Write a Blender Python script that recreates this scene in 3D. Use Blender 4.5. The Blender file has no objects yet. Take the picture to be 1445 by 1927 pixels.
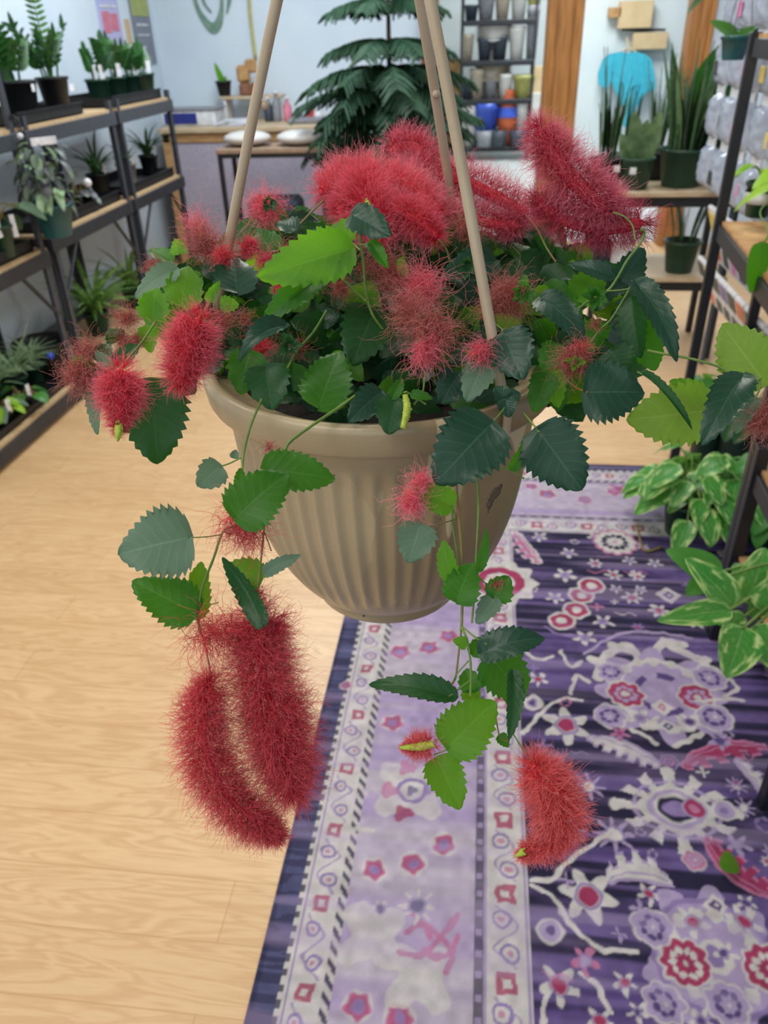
import bpy, math, random
import numpy as np
from mathutils import Vector, Matrix
PI = math.pi
random.seed(7)
RNG = np.random.default_rng(11)
SC = bpy.context.scene
COL = SC.collection

# ------------------------------------------------------------------ camera
W, H = 1445.0, 1927.0
CX, CY = 722.5, 963.5
VPY = (920.0, 58.0)      # where lines running down the shop meet
VPZ = (800.0, 3280.0)    # where plumb lines meet
F = math.sqrt(-((VPY[0]-CX)*(VPZ[0]-CX)+(VPY[1]-CY)*(VPZ[1]-CY)))
def _d(v):
    a = np.array([v[0]-CX, -(v[1]-CY), -F]); return a/np.linalg.norm(a)
_y = _d(VPY); _z = -_d(VPZ); _x = np.cross(_y, _z)
RWC = np.stack([_x, _y, _z], axis=1)
EYE = np.array([0.0, 0.0, 1.5])
def ray(px, py): return RWC.T @ np.array([px-CX, -(py-CY), -F])
def at(px, py, D): return EYE + ray(px, py)/F*D
def onp(px, py, axis, val):
    r = ray(px, py); return EYE + r*((val-EYE[axis])/r[axis])
def pxy(p):
    c = RWC @ (np.asarray(p)-EYE); return CX+F*c[0]/-c[2], CY-F*c[1]/-c[2], -c[2]
CAMDIR = RWC.T @ np.array([0, 0, -1.0])

cam = bpy.data.cameras.new('camera'); camo = bpy.data.objects.new('camera', cam); COL.objects.link(camo)
M = Matrix([[*RWC.T[0], EYE[0]], [*RWC.T[1], EYE[1]], [*RWC.T[2], EYE[2]], [0, 0, 0, 1]])
camo.matrix_world = M
cam.sensor_fit = 'VERTICAL'; cam.sensor_height = 34.6; cam.lens = F/H*34.6
cam.clip_start = 0.02; cam.clip_end = 60
cam.dof.use_dof = True; cam.dof.focus_distance = 0.49; cam.dof.aperture_fstop = 10.5
SC.camera = camo

# ------------------------------------------------------------------ light
vs = SC.view_settings
SC.display_settings.display_device = 'sRGB'
vs.view_transform = 'Standard'; vs.look = 'None'; vs.exposure = 0.0; vs.gamma = 1.0; vs.use_curve_mapping = False
wd = bpy.data.worlds.new('world'); SC.world = wd; wd.use_nodes = True
bg = wd.node_tree.nodes['Background']; bg.inputs[0].default_value = (0.70, 0.84, 1.0, 1); bg.inputs[1].default_value = 0.37
def area(name, loc, rot, sx, sy, power, col):
    l = bpy.data.lights.new(name, 'AREA'); l.shape = 'RECTANGLE'; l.size = sx; l.size_y = sy; l.energy = power; l.color = col
    o = bpy.data.objects.new(name, l); o.location = loc; o.rotation_euler = rot; COL.objects.link(o); return o
area('ceiling_light', (-0.2, 2.3, 2.86), (0, 0, 0), 0.6, 1.3, 36, (1.0, 0.96, 0.9))
area('ceiling_light', (-0.9, -0.5, 2.86), (0, 0, 0), 1.2, 0.6, 20, (1.0, 0.96, 0.9))  # added overhead behind the camera to lift light on the basket
area('basket_fill_light', (-0.3, -1.25, 1.75), (math.radians(90), 0, 0), 2.2, 1.2, 11, (0.86, 0.93, 1.0))  # added fill behind the camera for pot and leaves; no window stands there
area('ceiling_light', (-1.1, 4.5, 2.86), (0, 0, 0), 0.6, 1.2, 64, (0.84, 0.93, 1.0))
area('ceiling_light', (1.0, 4.6, 2.86), (0, 0, 0), 0.6, 1.2, 34, (0.92, 0.96, 1.0))
area('ceiling_light', (-1.5, 0.9, 2.86), (0, 0, 0), 0.6, 1.2, 26, (1.0, 0.96, 0.9))
area('ceiling_light', (0.8, 8.4, 2.86), (0, 0, 0), 1.2, 1.2, 95, (0.9, 0.97, 1.0))
area('ceiling_light', (0.8, 11.0, 2.86), (0, 0, 0), 1.2, 1.2, 85, (0.9, 0.97, 1.0))

# ------------------------------------------------------------------ materials
def lin(c):
    return tuple((v/255/12.92 if v/255 <= .04045 else ((v/255+.055)/1.055)**2.4) for v in c) + (1.0,)
def mat(name, c, rough=0.6, c2=None, scale=20, bump=0.0, bscale=60, metal=0.0, spec=0.5, trans=0.0, emit=None, estr=0, stretch=None, sheen=0, coat=0):
    m = bpy.data.materials.new(name); m.use_nodes = True; nt = m.node_tree; N = nt.nodes; L = nt.links
    b = N['Principled BSDF']; b.inputs['Roughness'].default_value = rough; b.inputs['Metallic'].default_value = metal
    b.inputs['Specular IOR Level'].default_value = spec
    if coat: b.inputs['Coat Weight'].default_value = coat; b.inputs['Coat Roughness'].default_value = .15
    tc = N.new('ShaderNodeTexCoord'); src = tc.outputs['Object']
    if stretch:
        mp = N.new('ShaderNodeMapping'); mp.inputs['Scale'].default_value = stretch; L.new(src, mp.inputs['Vector']); src = mp.outputs['Vector']
    c2 = c2 or tuple(v*0.86 for v in c)
    n = N.new('ShaderNodeTexNoise'); n.inputs['Scale'].default_value = scale; n.inputs['Detail'].default_value = 4; L.new(src, n.inputs['Vector'])
    r = N.new('ShaderNodeValToRGB'); r.color_ramp.elements[0].position = .35; r.color_ramp.elements[1].position = .65
    r.color_ramp.elements[0].color = lin(c); r.color_ramp.elements[1].color = lin(c2)
    L.new(n.outputs['Fac'], r.inputs['Fac']); L.new(r.outputs['Color'], b.inputs['Base Color'])
    if bump:
        n2 = N.new('ShaderNodeTexNoise'); n2.inputs['Scale'].default_value = bscale; n2.inputs['Detail'].default_value = 3; L.new(src, n2.inputs['Vector'])
        bp = N.new('ShaderNodeBump'); bp.inputs['Strength'].default_value = bump; bp.inputs['Distance'].default_value = .002
        L.new(n2.outputs['Fac'], bp.inputs['Height']); L.new(bp.outputs['Normal'], b.inputs['Normal'])
    if emit: b.inputs['Emission Color'].default_value = lin(emit); b.inputs['Emission Strength'].default_value = estr
    if trans:
        t = N.new('ShaderNodeBsdfTranslucent'); L.new(r.outputs['Color'], t.inputs['Color'])
        mx = N.new('ShaderNodeMixShader'); mx.inputs[0].default_value = trans
        L.new(b.outputs[0], mx.inputs[1]); L.new(t.outputs[0], mx.inputs[2]); L.new(mx.outputs[0], N['Material Output'].inputs[0])
    return m

def leaf_mat(name, c, c2, vein, tcol, trans=.35, rough=.42, variegate=0):
    """leaf blade: UV.x runs base to tip, UV.y across (-1..1 stored 0..1); side veins and midrib drawn from the UV"""
    m = bpy.data.materials.new(name); m.use_nodes = True; nt = m.node_tree; N = nt.nodes; L = nt.links
    b = N['Principled BSDF']; b.inputs['Roughness'].default_value = rough; b.inputs['Specular IOR Level'].default_value = .34
    uv = N.new('ShaderNodeUVMap'); sp = N.new('ShaderNodeSeparateXYZ'); L.new(uv.outputs[0], sp.inputs[0])
    def mth(op, a, bb=None, clamp=False):
        n = N.new('ShaderNodeMath'); n.operation = op; n.use_clamp = clamp
        for i, v in enumerate((a, bb)):
            if v is None: continue
            if isinstance(v, (int, float)): n.inputs[i].default_value = v
            else: L.new(v, n.inputs[i])
        return n.outputs[0]
    av = mth('ABSOLUTE', mth('SUBTRACT', mth('MULTIPLY', sp.outputs[1], 2.0), 1.0))
    ph = mth('MULTIPLY', mth('SUBTRACT', sp.outputs[0], mth('MULTIPLY', av, .30)), 7.0)
    tri = mth('ABSOLUTE', mth('SUBTRACT', mth('FRACT', mth('ADD', ph, 10.0)), .5))      # 0 on a vein
    side = mth('SUBTRACT', 1.0, mth('DIVIDE', tri, .075), True)
    mid = mth('SUBTRACT', 1.0, mth('DIVIDE', av, .045), True)
    vn = mth('MAXIMUM', mth('MULTIPLY', side, .55), mid)
    no = N.new('ShaderNodeTexNoise'); no.inputs['Scale'].default_value = 45; tc = N.new('ShaderNodeTexCoord'); L.new(tc.outputs['Object'], no.inputs['Vector'])
    mx0 = N.new('ShaderNodeMix'); mx0.data_type = 'RGBA'; mx0.inputs['A'].default_value = lin(c); mx0.inputs['B'].default_value = lin(c2)
    L.new(no.outputs['Fac'], mx0.inputs['Factor'])
    if variegate:
        nv = N.new('ShaderNodeTexNoise'); nv.inputs['Scale'].default_value = 5; nv.inputs['Detail'].default_value = 5
        mp = N.new('ShaderNodeMapping'); mp.inputs['Scale'].default_value = (.8, 1.3, 1); L.new(uv.outputs[0], mp.inputs[0]); L.new(mp.outputs[0], nv.inputs[0])
        L.new(mth('ADD', mth('MULTIPLY', mth('SUBTRACT', nv.outputs['Fac'], .5), 8.0), mth('MULTIPLY', mth('SUBTRACT', av, .6), 1.8), True), mx0.inputs['Factor'])
    mx1 = N.new('ShaderNodeMix'); mx1.data_type = 'RGBA'; L.new(mx0.outputs['Result'], mx1.inputs['A']); mx1.inputs['B'].default_value = lin(vein)
    L.new(mth('MULTIPLY', vn, .32), mx1.inputs['Factor']); L.new(mx1.outputs['Result'], b.inputs['Base Color'])
    bp = N.new('ShaderNodeBump'); bp.inputs['Strength'].default_value = .35; bp.inputs['Distance'].default_value = .0006
    n3 = N.new('ShaderNodeTexNoise'); n3.inputs['Scale'].default_value = 420; L.new(tc.outputs['Object'], n3.inputs['Vector'])
    L.new(mth('ADD', mth('MULTIPLY', mth('SMOOTH_MIN', tri, .22), 1.3), mth('MULTIPLY', n3.outputs['Fac'], .5)), bp.inputs['Height']); L.new(bp.outputs[0], b.inputs['Normal'])
    t = N.new('ShaderNodeBsdfTranslucent')
    mt = N.new('ShaderNodeMix'); mt.data_type = 'RGBA'; mt.inputs['A'].default_value = lin(tcol); mt.inputs['B'].default_value = lin(c); mt.inputs['Factor'].default_value = .15
    L.new(mt.outputs['Result'], t.inputs['Color'])
    mx = N.new('ShaderNodeMixShader'); mx.inputs[0].default_value = trans
    L.new(b.outputs[0], mx.inputs[1]); L.new(t.outputs[0], mx.inputs[2]); L.new(mx.outputs[0], N['Material Output'].inputs[0])
    return m

def hair_mat(name, root, tip, trans=.35):
    m = bpy.data.materials.new(name); m.use_nodes = True; nt = m.node_tree; N = nt.nodes; L = nt.links
    b = N['Principled BSDF']; b.inputs['Roughness'].default_value = .55; b.inputs['Specular IOR Level'].default_value = .35
    uv = N.new('ShaderNodeUVMap'); sp = N.new('ShaderNodeSeparateXYZ'); L.new(uv.outputs[0], sp.inputs[0])
    r = N.new('ShaderNodeValToRGB'); r.color_ramp.elements[0].color = lin(root); r.color_ramp.elements[1].color = lin(tip)  # tips paler than roots: light glowing in the fringe, painted into the strands
    r.color_ramp.elements[0].position = .15; r.color_ramp.elements[1].position = .95
    L.new(sp.outputs[0], r.inputs['Fac'])
    hs = N.new('ShaderNodeHueSaturation'); vv = N.new('ShaderNodeMath'); vv.operation = 'MULTIPLY_ADD'; vv.inputs[1].default_value = .5; vv.inputs[2].default_value = .75
    L.new(sp.outputs[1], vv.inputs[0]); L.new(vv.outputs[0], hs.inputs['Value']); L.new(r.outputs[0], hs.inputs['Color'])
    L.new(hs.outputs[0], b.inputs['Base Color'])
    t = N.new('ShaderNodeBsdfTranslucent'); L.new(hs.outputs[0], t.inputs['Color'])
    mx = N.new('ShaderNodeMixShader'); mx.inputs[0].default_value = trans
    L.new(b.outputs[0], mx.inputs[1]); L.new(t.outputs[0], mx.inputs[2]); L.new(mx.outputs[0], N['Material Output'].inputs[0])
    return m

MT = {}
MT['wall'] = mat('wall_paint', (214, 226, 236), .7, (206, 220, 232), 3)
MT['wall_far'] = mat('far_wall_paint', (216, 222, 222), .7, (206, 213, 214), 2)
MT['ceil'] = mat('ceiling_paint', (225, 226, 224), .8)
MT['base'] = mat('baseboard_paint', (150, 155, 160), .5)
MT['floor_back'] = mat('pale_floor', (205, 208, 205), .3, (190, 193, 190), 4)
MT['black'] = mat('black_metal', (24, 26, 30), .45, (30, 32, 38), 40)
MT['grey'] = mat('grey_metal', (62, 66, 74), .45, (54, 58, 66), 40)
MT['grey_shade'] = mat('shaded_grey_metal', (44, 46, 52), .5)  # shaded copy of the grey shelf metal, for lower beams and braces
MT['ply'] = mat('particle_board', (196, 168, 128), .65, (176, 148, 110), 60)
MT['oak'] = mat('oak_wood', (190, 150, 100), .5, (165, 125, 80), 12, stretch=(1, 6, 6))
MT['pale_wood'] = mat('pale_wood', (205, 185, 155), .55, (185, 162, 130), 12, stretch=(1, 6, 6))
MT['post'] = mat('stained_wood', (186, 128, 66), .5, (150, 98, 46), 6, bump=.3, bscale=30, stretch=(9, 9, .7))
MT['post2'] = mat('red_stained_wood', (140, 96, 68), .5, (120, 80, 56), 6, stretch=(9, 9, .7))
MT['lav'] = mat('lavender_fabric', (176, 168, 182), .9, (160, 152, 168), 90, bump=.2, bscale=400)
MT['white'] = mat('white_plastic', (228, 228, 230), .45)
MT['paper'] = mat('white_paper', (225, 226, 232), .7)
MT['blue'] = mat('blue_print', (38, 48, 130), .5)
MT['navy'] = mat('navy_cloth', (52, 62, 78), .8)
MT['card'] = mat('cardboard', (206, 180, 140), .75, (196, 168, 126), 8)
MT['dcard'] = mat('brown_cardboard', (160, 115, 70), .75, (190, 150, 100), 15)
MT['blackpot'] = mat('black_pot_plastic', (20, 20, 24), .5)
MT['greenpot'] = mat('green_pot_plastic', (24, 66, 48), .42, (20, 58, 42), 20)
MT['tealpot'] = mat('teal_pot_plastic', (26, 92, 98), .4, (22, 82, 90), 20)
MT['soil'] = mat('potting_soil', (38, 28, 22), .95, (20, 15, 12), 150, bump=1, bscale=200)
MT['glassy'] = mat('clear_plastic', (176, 184, 198), .12, (150, 158, 176), 30, bump=.7, bscale=25, spec=.8)
MT['white_clay'] = mat('white_glaze', (214, 210, 206), .35, (200, 196, 190), 10)
MT['grey_clay'] = mat('grey_glaze', (140, 140, 146), .5)
MT['beige_clay'] = mat('beige_glaze', (182, 168, 150), .5)
MT['dark_clay'] = mat('charcoal_glaze', (58, 64, 76), .5)
MT['terracotta'] = mat('terracotta', (190, 92, 52), .7)
MT['cobalt'] = mat('cobalt_glaze', (60, 88, 190), .3)
MT['olive_glass'] = mat('yellow_green_glaze', (176, 172, 100), .35)
MT['taupe'] = mat('taupe_cloth', (160, 132, 110), .8)
MT['turq'] = mat('turquoise_cotton', (70, 186, 208), .85, (58, 172, 196), 20, trans=.1)
MT['pothos'] = leaf_mat('pothos_leaf', (52, 110, 44), (70, 135, 55), (120, 170, 90), (120, 200, 60), .3, .35)
MT['marble'] = leaf_mat('variegated_leaf', (58, 136, 52), (196, 218, 140), (200, 220, 160), (150, 210, 90), .3, .35, 1)
MT['lime'] = leaf_mat('lime_leaf', (130, 178, 30), (150, 196, 44), (170, 210, 80), (190, 240, 40), .4, .4)
MT['spider'] = mat('strap_leaf', (84, 134, 58), .5, (140, 180, 96), 30, trans=.3)
MT['spiderd'] = mat('dark_strap_leaf', (46, 86, 44), .5, (80, 120, 66), 30, trans=.25)
MT['pale_leaf'] = mat('pale_grassy_leaf', (140, 180, 136), .5, (186, 214, 172), 40, trans=.3)
MT['zz'] = mat('glossy_dark_leaf', (34, 78, 36), .32, (56, 110, 44), 40, trans=.15)
MT['zzy'] = mat('glossy_young_leaf', (86, 140, 60), .32, (66, 120, 50), 40, trans=.2)
MT['snake'] = mat('snake_leaf', (50, 84, 52), .45, (84, 112, 70), 26, trans=.06, stretch=(1, 1, 4))
MT['snakey'] = mat('snake_leaf_pale', (110, 138, 92), .5, (74, 104, 64), 26, trans=.06)
MT['trad'] = mat('purple_leaf', (72, 52, 82), .45, (104, 128, 100), 22, trans=.15)
MT['pine'] = mat('pine_needles', (20, 56, 34), .6, (32, 72, 42), 40, trans=.1)
MT['bark'] = mat('pine_bark', (96, 84, 66), .8)
MT['stem'] = mat('plant_stem', (120, 148, 66), .5, (96, 128, 52), 60, trans=.15)
MT['stemr'] = mat('reddish_stem', (134, 92, 52), .5, (110, 118, 56), 40)
MT['ylw'] = mat('yellow_tape', (196, 190, 120), .6)
MT['sage'] = mat('sage_paint', (126, 158, 140), .7)
MT['lilac'] = mat('lilac_print', (176, 180, 222), .6, (196, 186, 220), 4)
MT['pinkp'] = mat('pink_print', (222, 130, 150), .6)
MT['greyp'] = mat('grey_print', (120, 126, 140), .6, (134, 140, 152), 30)
MT['yelp'] = mat('yellow_print', (176, 186, 110), .6)
MT['tagw'] = mat('white_tag', (240, 240, 244), .5)
MT['red'] = mat('red_print', (190, 60, 60), .5)
MT['lamp'] = mat('lamp_glow', (255, 240, 210), .4, emit=(255, 238, 205), estr=3.0)
MT['haire'] = hair_mat('dark_crimson_filaments', (186, 18, 50), (238, 110, 138))
MT['hairc'] = hair_mat('crimson_filaments', (232, 40, 66), (255, 142, 160))
MT['haird'] = hair_mat('deep_crimson_filaments', (216, 30, 66), (255, 164, 184))
MT['hairk'] = hair_mat('coral_filaments', (250, 84, 88), (255, 158, 156))
MT['hairp'] = hair_mat('pink_filaments', (250, 104, 124), (255, 172, 184))
MT['hairb'] = hair_mat('faded_filaments', (196, 92, 84), (218, 154, 140))
MT['hairr'] = hair_mat('drooping_red_filaments', (228, 58, 74), (246, 118, 128))
MT['core'] = mat('catkin_core', (200, 30, 50), .7, (220, 56, 70), 300)
MT['coreg'] = mat('young_catkin', (150, 165, 50), .6, (176, 190, 70), 300)
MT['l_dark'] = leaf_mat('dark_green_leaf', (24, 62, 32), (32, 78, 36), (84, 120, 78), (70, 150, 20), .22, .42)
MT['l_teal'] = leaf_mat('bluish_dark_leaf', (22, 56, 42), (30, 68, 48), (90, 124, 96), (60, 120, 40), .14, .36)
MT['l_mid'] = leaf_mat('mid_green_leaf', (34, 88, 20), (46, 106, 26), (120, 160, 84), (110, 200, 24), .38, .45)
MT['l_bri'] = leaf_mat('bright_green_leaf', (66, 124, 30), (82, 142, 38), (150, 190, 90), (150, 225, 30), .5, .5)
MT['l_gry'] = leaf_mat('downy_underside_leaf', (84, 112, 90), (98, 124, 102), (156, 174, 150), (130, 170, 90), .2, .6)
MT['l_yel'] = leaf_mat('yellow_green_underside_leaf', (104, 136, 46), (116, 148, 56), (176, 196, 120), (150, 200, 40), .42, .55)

# laminate floor: planks run across the shop
def floor_mat():
    m = bpy.data.materials.new('laminate_floor'); m.use_nodes = True; nt = m.node_tree; N = nt.nodes; L = nt.links
    b = N['Principled BSDF']; b.inputs['Roughness'].default_value = .38; b.inputs['Specular IOR Level'].default_value = .45
    tc = N.new('ShaderNodeTexCoord')
    br = N.new('ShaderNodeTexBrick'); br.inputs['Scale'].default_value = 1; br.inputs['Brick Width'].default_value = 1.25; br.inputs['Row Height'].default_value = .13
    br.inputs['Mortar Size'].default_value = .0012; br.inputs['Mortar Smooth'].default_value = .5
    br.inputs['Color1'].default_value = lin((216, 182, 138)); br.inputs['Color2'].default_value = lin((206, 172, 128)); br.inputs['Mortar'].default_value = lin((176, 136, 90))
    br.offset = .37
    L.new(tc.outputs['Object'], br.inputs['Vector'])
    mp = N.new('ShaderNodeMapping'); mp.inputs['Scale'].default_value = (1.6, 12, 1); L.new(tc.outputs['Object'], mp.inputs[0])
    n = N.new('ShaderNodeTexNoise'); n.inputs['Scale'].default_value = 1.6; n.inputs['Detail'].default_value = 3; n.inputs['Distortion'].default_value = .9; L.new(mp.outputs[0], n.inputs[0])
    w = N.new('ShaderNodeMath'); w.operation = 'SINE'; mu = N.new('ShaderNodeMath'); mu.operation = 'MULTIPLY'; mu.inputs[1].default_value = 46
    L.new(n.outputs['Fac'], mu.inputs[0]); L.new(mu.outputs[0], w.inputs[0])
    mp2 = N.new('ShaderNodeMapping'); mp2.inputs['Scale'].default_value = (6, 90, 1); L.new(tc.outputs['Object'], mp2.inputs[0])
    n2 = N.new('ShaderNodeTexNoise'); n2.inputs['Scale'].default_value = 3; n2.inputs['Detail'].default_value = 4; L.new(mp2.outputs[0], n2.inputs[0])
    a = N.new('ShaderNodeMath'); a.operation = 'MULTIPLY_ADD'; a.inputs[1].default_value = .16; a.inputs[2].default_value = .12; L.new(w.outputs[0], a.inputs[0])
    a2 = N.new('ShaderNodeMath'); a2.operation = 'MULTIPLY_ADD'; a2.inputs[1].default_value = .35; L.new(n2.outputs['Fac'], a2.inputs[0]); L.new(a.outputs[0], a2.inputs[2])
    mx = N.new('ShaderNodeMix'); mx.data_type = 'RGBA'; mx.blend_type = 'MIX'; L.new(a2.outputs[0], mx.inputs['Factor']); L.new(br.outputs['Color'], mx.inputs['A']); mx.inputs['B'].default_value = lin((172, 126, 78))
    L.new(mx.outputs['Result'], b.inputs['Base Color'])
    return m
MT['floor'] = floor_mat()

# ------------------------------------------------------------------ mesh builder
class MB:
    def __init__(s): s.V = []; s.Fq = []; s.n = 0; s.UV = []; s.MI = []
    def add(s, v, f, uv=None, mi=0):
        v = np.asarray(v, float).reshape(-1, 3); f = np.asarray(f, int)
        s.V.append(v); s.Fq.append(f+s.n); s.n += len(v)
        s.UV.append(np.zeros((len(v), 2)) if uv is None else np.asarray(uv, float)); s.MI.append(mi)
        return s
    def box(s, c, d, rz=0, mi=0, R=None, bev=0.0):
        x, y, z = np.array(d)/2.0
        if bev:                                   # chamfered box
            b = min(bev, x*.9, y*.9, z*.9); P = []
            for sx in (-1, 1):
                for sy in (-1, 1):
                    for sz in (-1, 1):
                        P += [(sx*x, sy*(y-b), sz*(z-b)), (sx*(x-b), sy*y, sz*(z-b)), (sx*(x-b), sy*(y-b), sz*z)]
            import bmesh
            bm = bmesh.new(); vv = [bm.verts.new(p) for p in P]; bmesh.ops.convex_hull(bm, input=vv); bm.verts.index_update()
            v = np.array([w.co[:] for w in bm.verts]); tri = [[w.index for w in f.verts] for f in bm.faces]; bm.free()
            tri = [t for t in tri]; v = s._rot(v, rz, R)+np.array(c)
            t3 = [t for t in tri if len(t) == 3]; t4 = [t for t in tri if len(t) == 4]
            base = s.n
            s.add(v, np.array(t3, int).reshape(-1, 3), None, mi)
            if t4: s.Fq.append(np.array(t4, int)+base); s.V.append(np.zeros((0, 3))); s.UV.append(np.zeros((0, 2))); s.MI.append(mi)
            return s
        v = np.array([[-x, -y, -z], [x, -y, -z], [x, y, -z], [-x, y, -z], [-x, -y, z], [x, -y, z], [x, y, z], [-x, y, z]])
        v = s._rot(v, rz, R)+np.array(c)
        return s.add(v, [[0, 3, 2, 1], [4, 5, 6, 7], [0, 1, 5, 4], [1, 2, 6, 5], [2, 3, 7, 6], [3, 0, 4, 7]], None, mi)
    def _rot(s, v, rz, R):
        if R is not None: v = v @ np.asarray(R).T
        if rz: c, q = math.cos(rz), math.sin(rz); v = v @ np.array([[c, -q, 0], [q, c, 0], [0, 0, 1]]).T
        return v
    def tube(s, P, r, n=8, mi=0, cap=True, uv=None):
        P = np.asarray(P, float); m = len(P); r = np.broadcast_to(np.asarray(r, float), (m,))
        T = np.gradient(P, axis=0); T /= np.linalg.norm(T, axis=1)[:, None]+1e-12
        a = np.array([0, 0, 1.0]) if abs(T[0][2]) < .9 else np.array([1.0, 0, 0])
        u = np.cross(T[0], a); u /= np.linalg.norm(u); U = [u]
        for i in range(1, m):
            u = u-T[i]*np.dot(u, T[i]); u /= np.linalg.norm(u)+1e-12; U.append(u)
        U = np.array(U); Vv = np.cross(T, U); an = np.arange(n)*2*PI/n
        v = P[:, None]+r[:, None, None]*(U[:, None]*np.cos(an)[None, :, None]+Vv[:, None]*np.sin(an)[None, :, None])
        idx = np.arange(m*n).reshape(m, n); j = np.roll(idx, -1, 1)
        f = np.stack([idx[:-1], j[:-1], j[1:], idx[1:]], -1).reshape(-1, 4)
        v = v.reshape(-1, 3)
        base = s.n; s.add(v, f, None, mi)
        if cap:
            for row, p in ((idx[0], P[0]), (idx[-1], P[-1])):
                k = s.n; s.add([p], np.zeros((0, 3), int), None, mi)
                s.Fq.append(np.array([[row[q]+base, row[(q+1) % n]+base, k] for q in range(n)])); s.V.append(np.zeros((0, 3))); s.UV.append(np.zeros((0, 2))); s.MI.append(mi)
        return s
    def lathe(s, prof, c=(0, 0, 0), n=32, mi=0, rad=None):
        m = len(prof); an = np.arange(n)*2*PI/n; v = []
        for k, (r, z) in enumerate(prof):
            rr = np.full(n, r, float)
            if rad is not None: rr = rad(k, an, r)
            v.append(np.stack([rr*np.cos(an)+c[0], rr*np.sin(an)+c[1], np.full(n, z+c[2])], 1))
        v = np.concatenate(v); idx = np.arange(m*n).reshape(m, n); j = np.roll(idx, -1, 1)
        return s.add(v, np.stack([idx[:-1], j[:-1], j[1:], idx[1:]], -1).reshape(-1, 4), None, mi)
    def disc(s, c, r, n=24, mi=0):
        an = np.arange(n)*2*PI/n; v = np.concatenate([[c], np.stack([c[0]+r*np.cos(an), c[1]+r*np.sin(an), np.full(n, c[2])], 1)])
        return s.add(v, [[0, 1+k, 1+(k+1) % n] for k in range(n)], None, mi)
    def ball(s, c, r, n=10, mi=0, sc=(1, 1, 1)):
        k = n//2+1; ph = np.linspace(0, PI, k); prof = [(max(1e-4, r*math.sin(p)), r*math.cos(p)) for p in ph]
        b = MB().lathe(prof, (0, 0, 0), n); return s.add(b.V[0]*np.array(sc)+np.array(c), b.Fq[0][:, ::-1], None, mi)
    def build(s, name, mats, parent=None, smooth=True, local=False):
        if not isinstance(mats, (list, tuple)): mats = [mats]
        V = np.concatenate(s.V) if s.V else np.zeros((0, 3)); UV = np.concatenate(s.UV)
        org = np.array(parent.get('_org', (0, 0, 0))) if (parent is not None and not local) else np.zeros(3)
        V = V-org
        me = bpy.data.meshes.new(name)
        me.vertices.add(len(V)); me.vertices.foreach_set('co', V.astype(np.float32).ravel())
        li, ls, mi = [], [], []
        for f, k in zip(s.Fq, s.MI):
            if len(f) == 0: continue
            li.append(f.ravel()); ls.append(np.full(len(f), f.shape[1])); mi.append(np.full(len(f), k))
        li = np.concatenate(li); ls = np.concatenate(ls); mi = np.concatenate(mi)
        st = np.concatenate([[0], np.cumsum(ls)[:-1]])
        me.loops.add(len(li)); me.loops.foreach_set('vertex_index', li.astype(np.int32))
        me.polygons.add(len(ls)); me.polygons.foreach_set('loop_start', st.astype(np.int32)); me.polygons.foreach_set('loop_total', ls.astype(np.int32))
        for mm in mats: me.materials.append(mm)
        me.polygons.foreach_set('material_index', mi.astype(np.int32))
        me.polygons.foreach_set('use_smooth', np.full(len(ls), bool(smooth)))
        ul = me.uv_layers.new(name='UVMap'); ul.data.foreach_set('uv', UV[li].astype(np.float32).ravel())
        me.update(calc_edges=True); me.validate()
        o = bpy.data.objects.new(name, me); COL.objects.link(o)
        if parent is not None: o.parent = parent; o['_org'] = tuple(float(q) for q in parent.get('_org', (0, 0, 0)))
        return o

def tag(o, label, cat, group=None):
    o['label'] = label; o['category'] = cat
    if group: o['group'] = group
    return o
def thing(name, label, cat, loc=(0, 0, 0), group=None, rz=0):
    """an Empty at the base of a thing; parts of it may be given in world coordinates or local=True"""
    o = bpy.data.objects.new(name, None); COL.objects.link(o); o.empty_display_size = .05
    o.location = tuple(float(v) for v in loc); o.rotation_euler = (0, 0, rz); o['_org'] = tuple(float(v) for v in loc)
    return tag(o, label, cat, group)
def struct(name, mb, m, smooth=False):
    o = mb.build(name, m, None, smooth); o['kind'] = 'structure'; return o
def copy_thing(root, loc, label, rz=None, scale=None):
    r = root.copy(); COL.objects.link(r); r.location = tuple(float(v) for v in loc); r['label'] = label; r['_org'] = r.location[:]
    if rz is not None: r.rotation_euler = (0, 0, rz)
    if scale: r.scale = (scale,)*3
    for ch in list(root.children):
        c = ch.copy(); COL.objects.link(c); c.parent = r
        for g in list(ch.children):
            d = g.copy(); COL.objects.link(d); d.parent = c
    return r

def bez(P, n=16):
    """smooth polyline through points (Catmull-Rom)"""
    P = np.asarray(P, float)
    if len(P) == 2: return np.linspace(P[0], P[1], n)
    Q = np.concatenate([[2*P[0]-P[1]], P, [2*P[-1]-P[-2]]]); out = []
    for i in range(len(P)-1):
        a, b, c, d = Q[i:i+4]
        for t in np.linspace(0, 1, n, endpoint=False):
            out.append(.5*((2*b)+(-a+c)*t+(2*a-5*b+4*c-d)*t*t+(-a+3*b-3*c+d)*t**3))
    out.append(P[-1]); return np.array(out)

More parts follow.
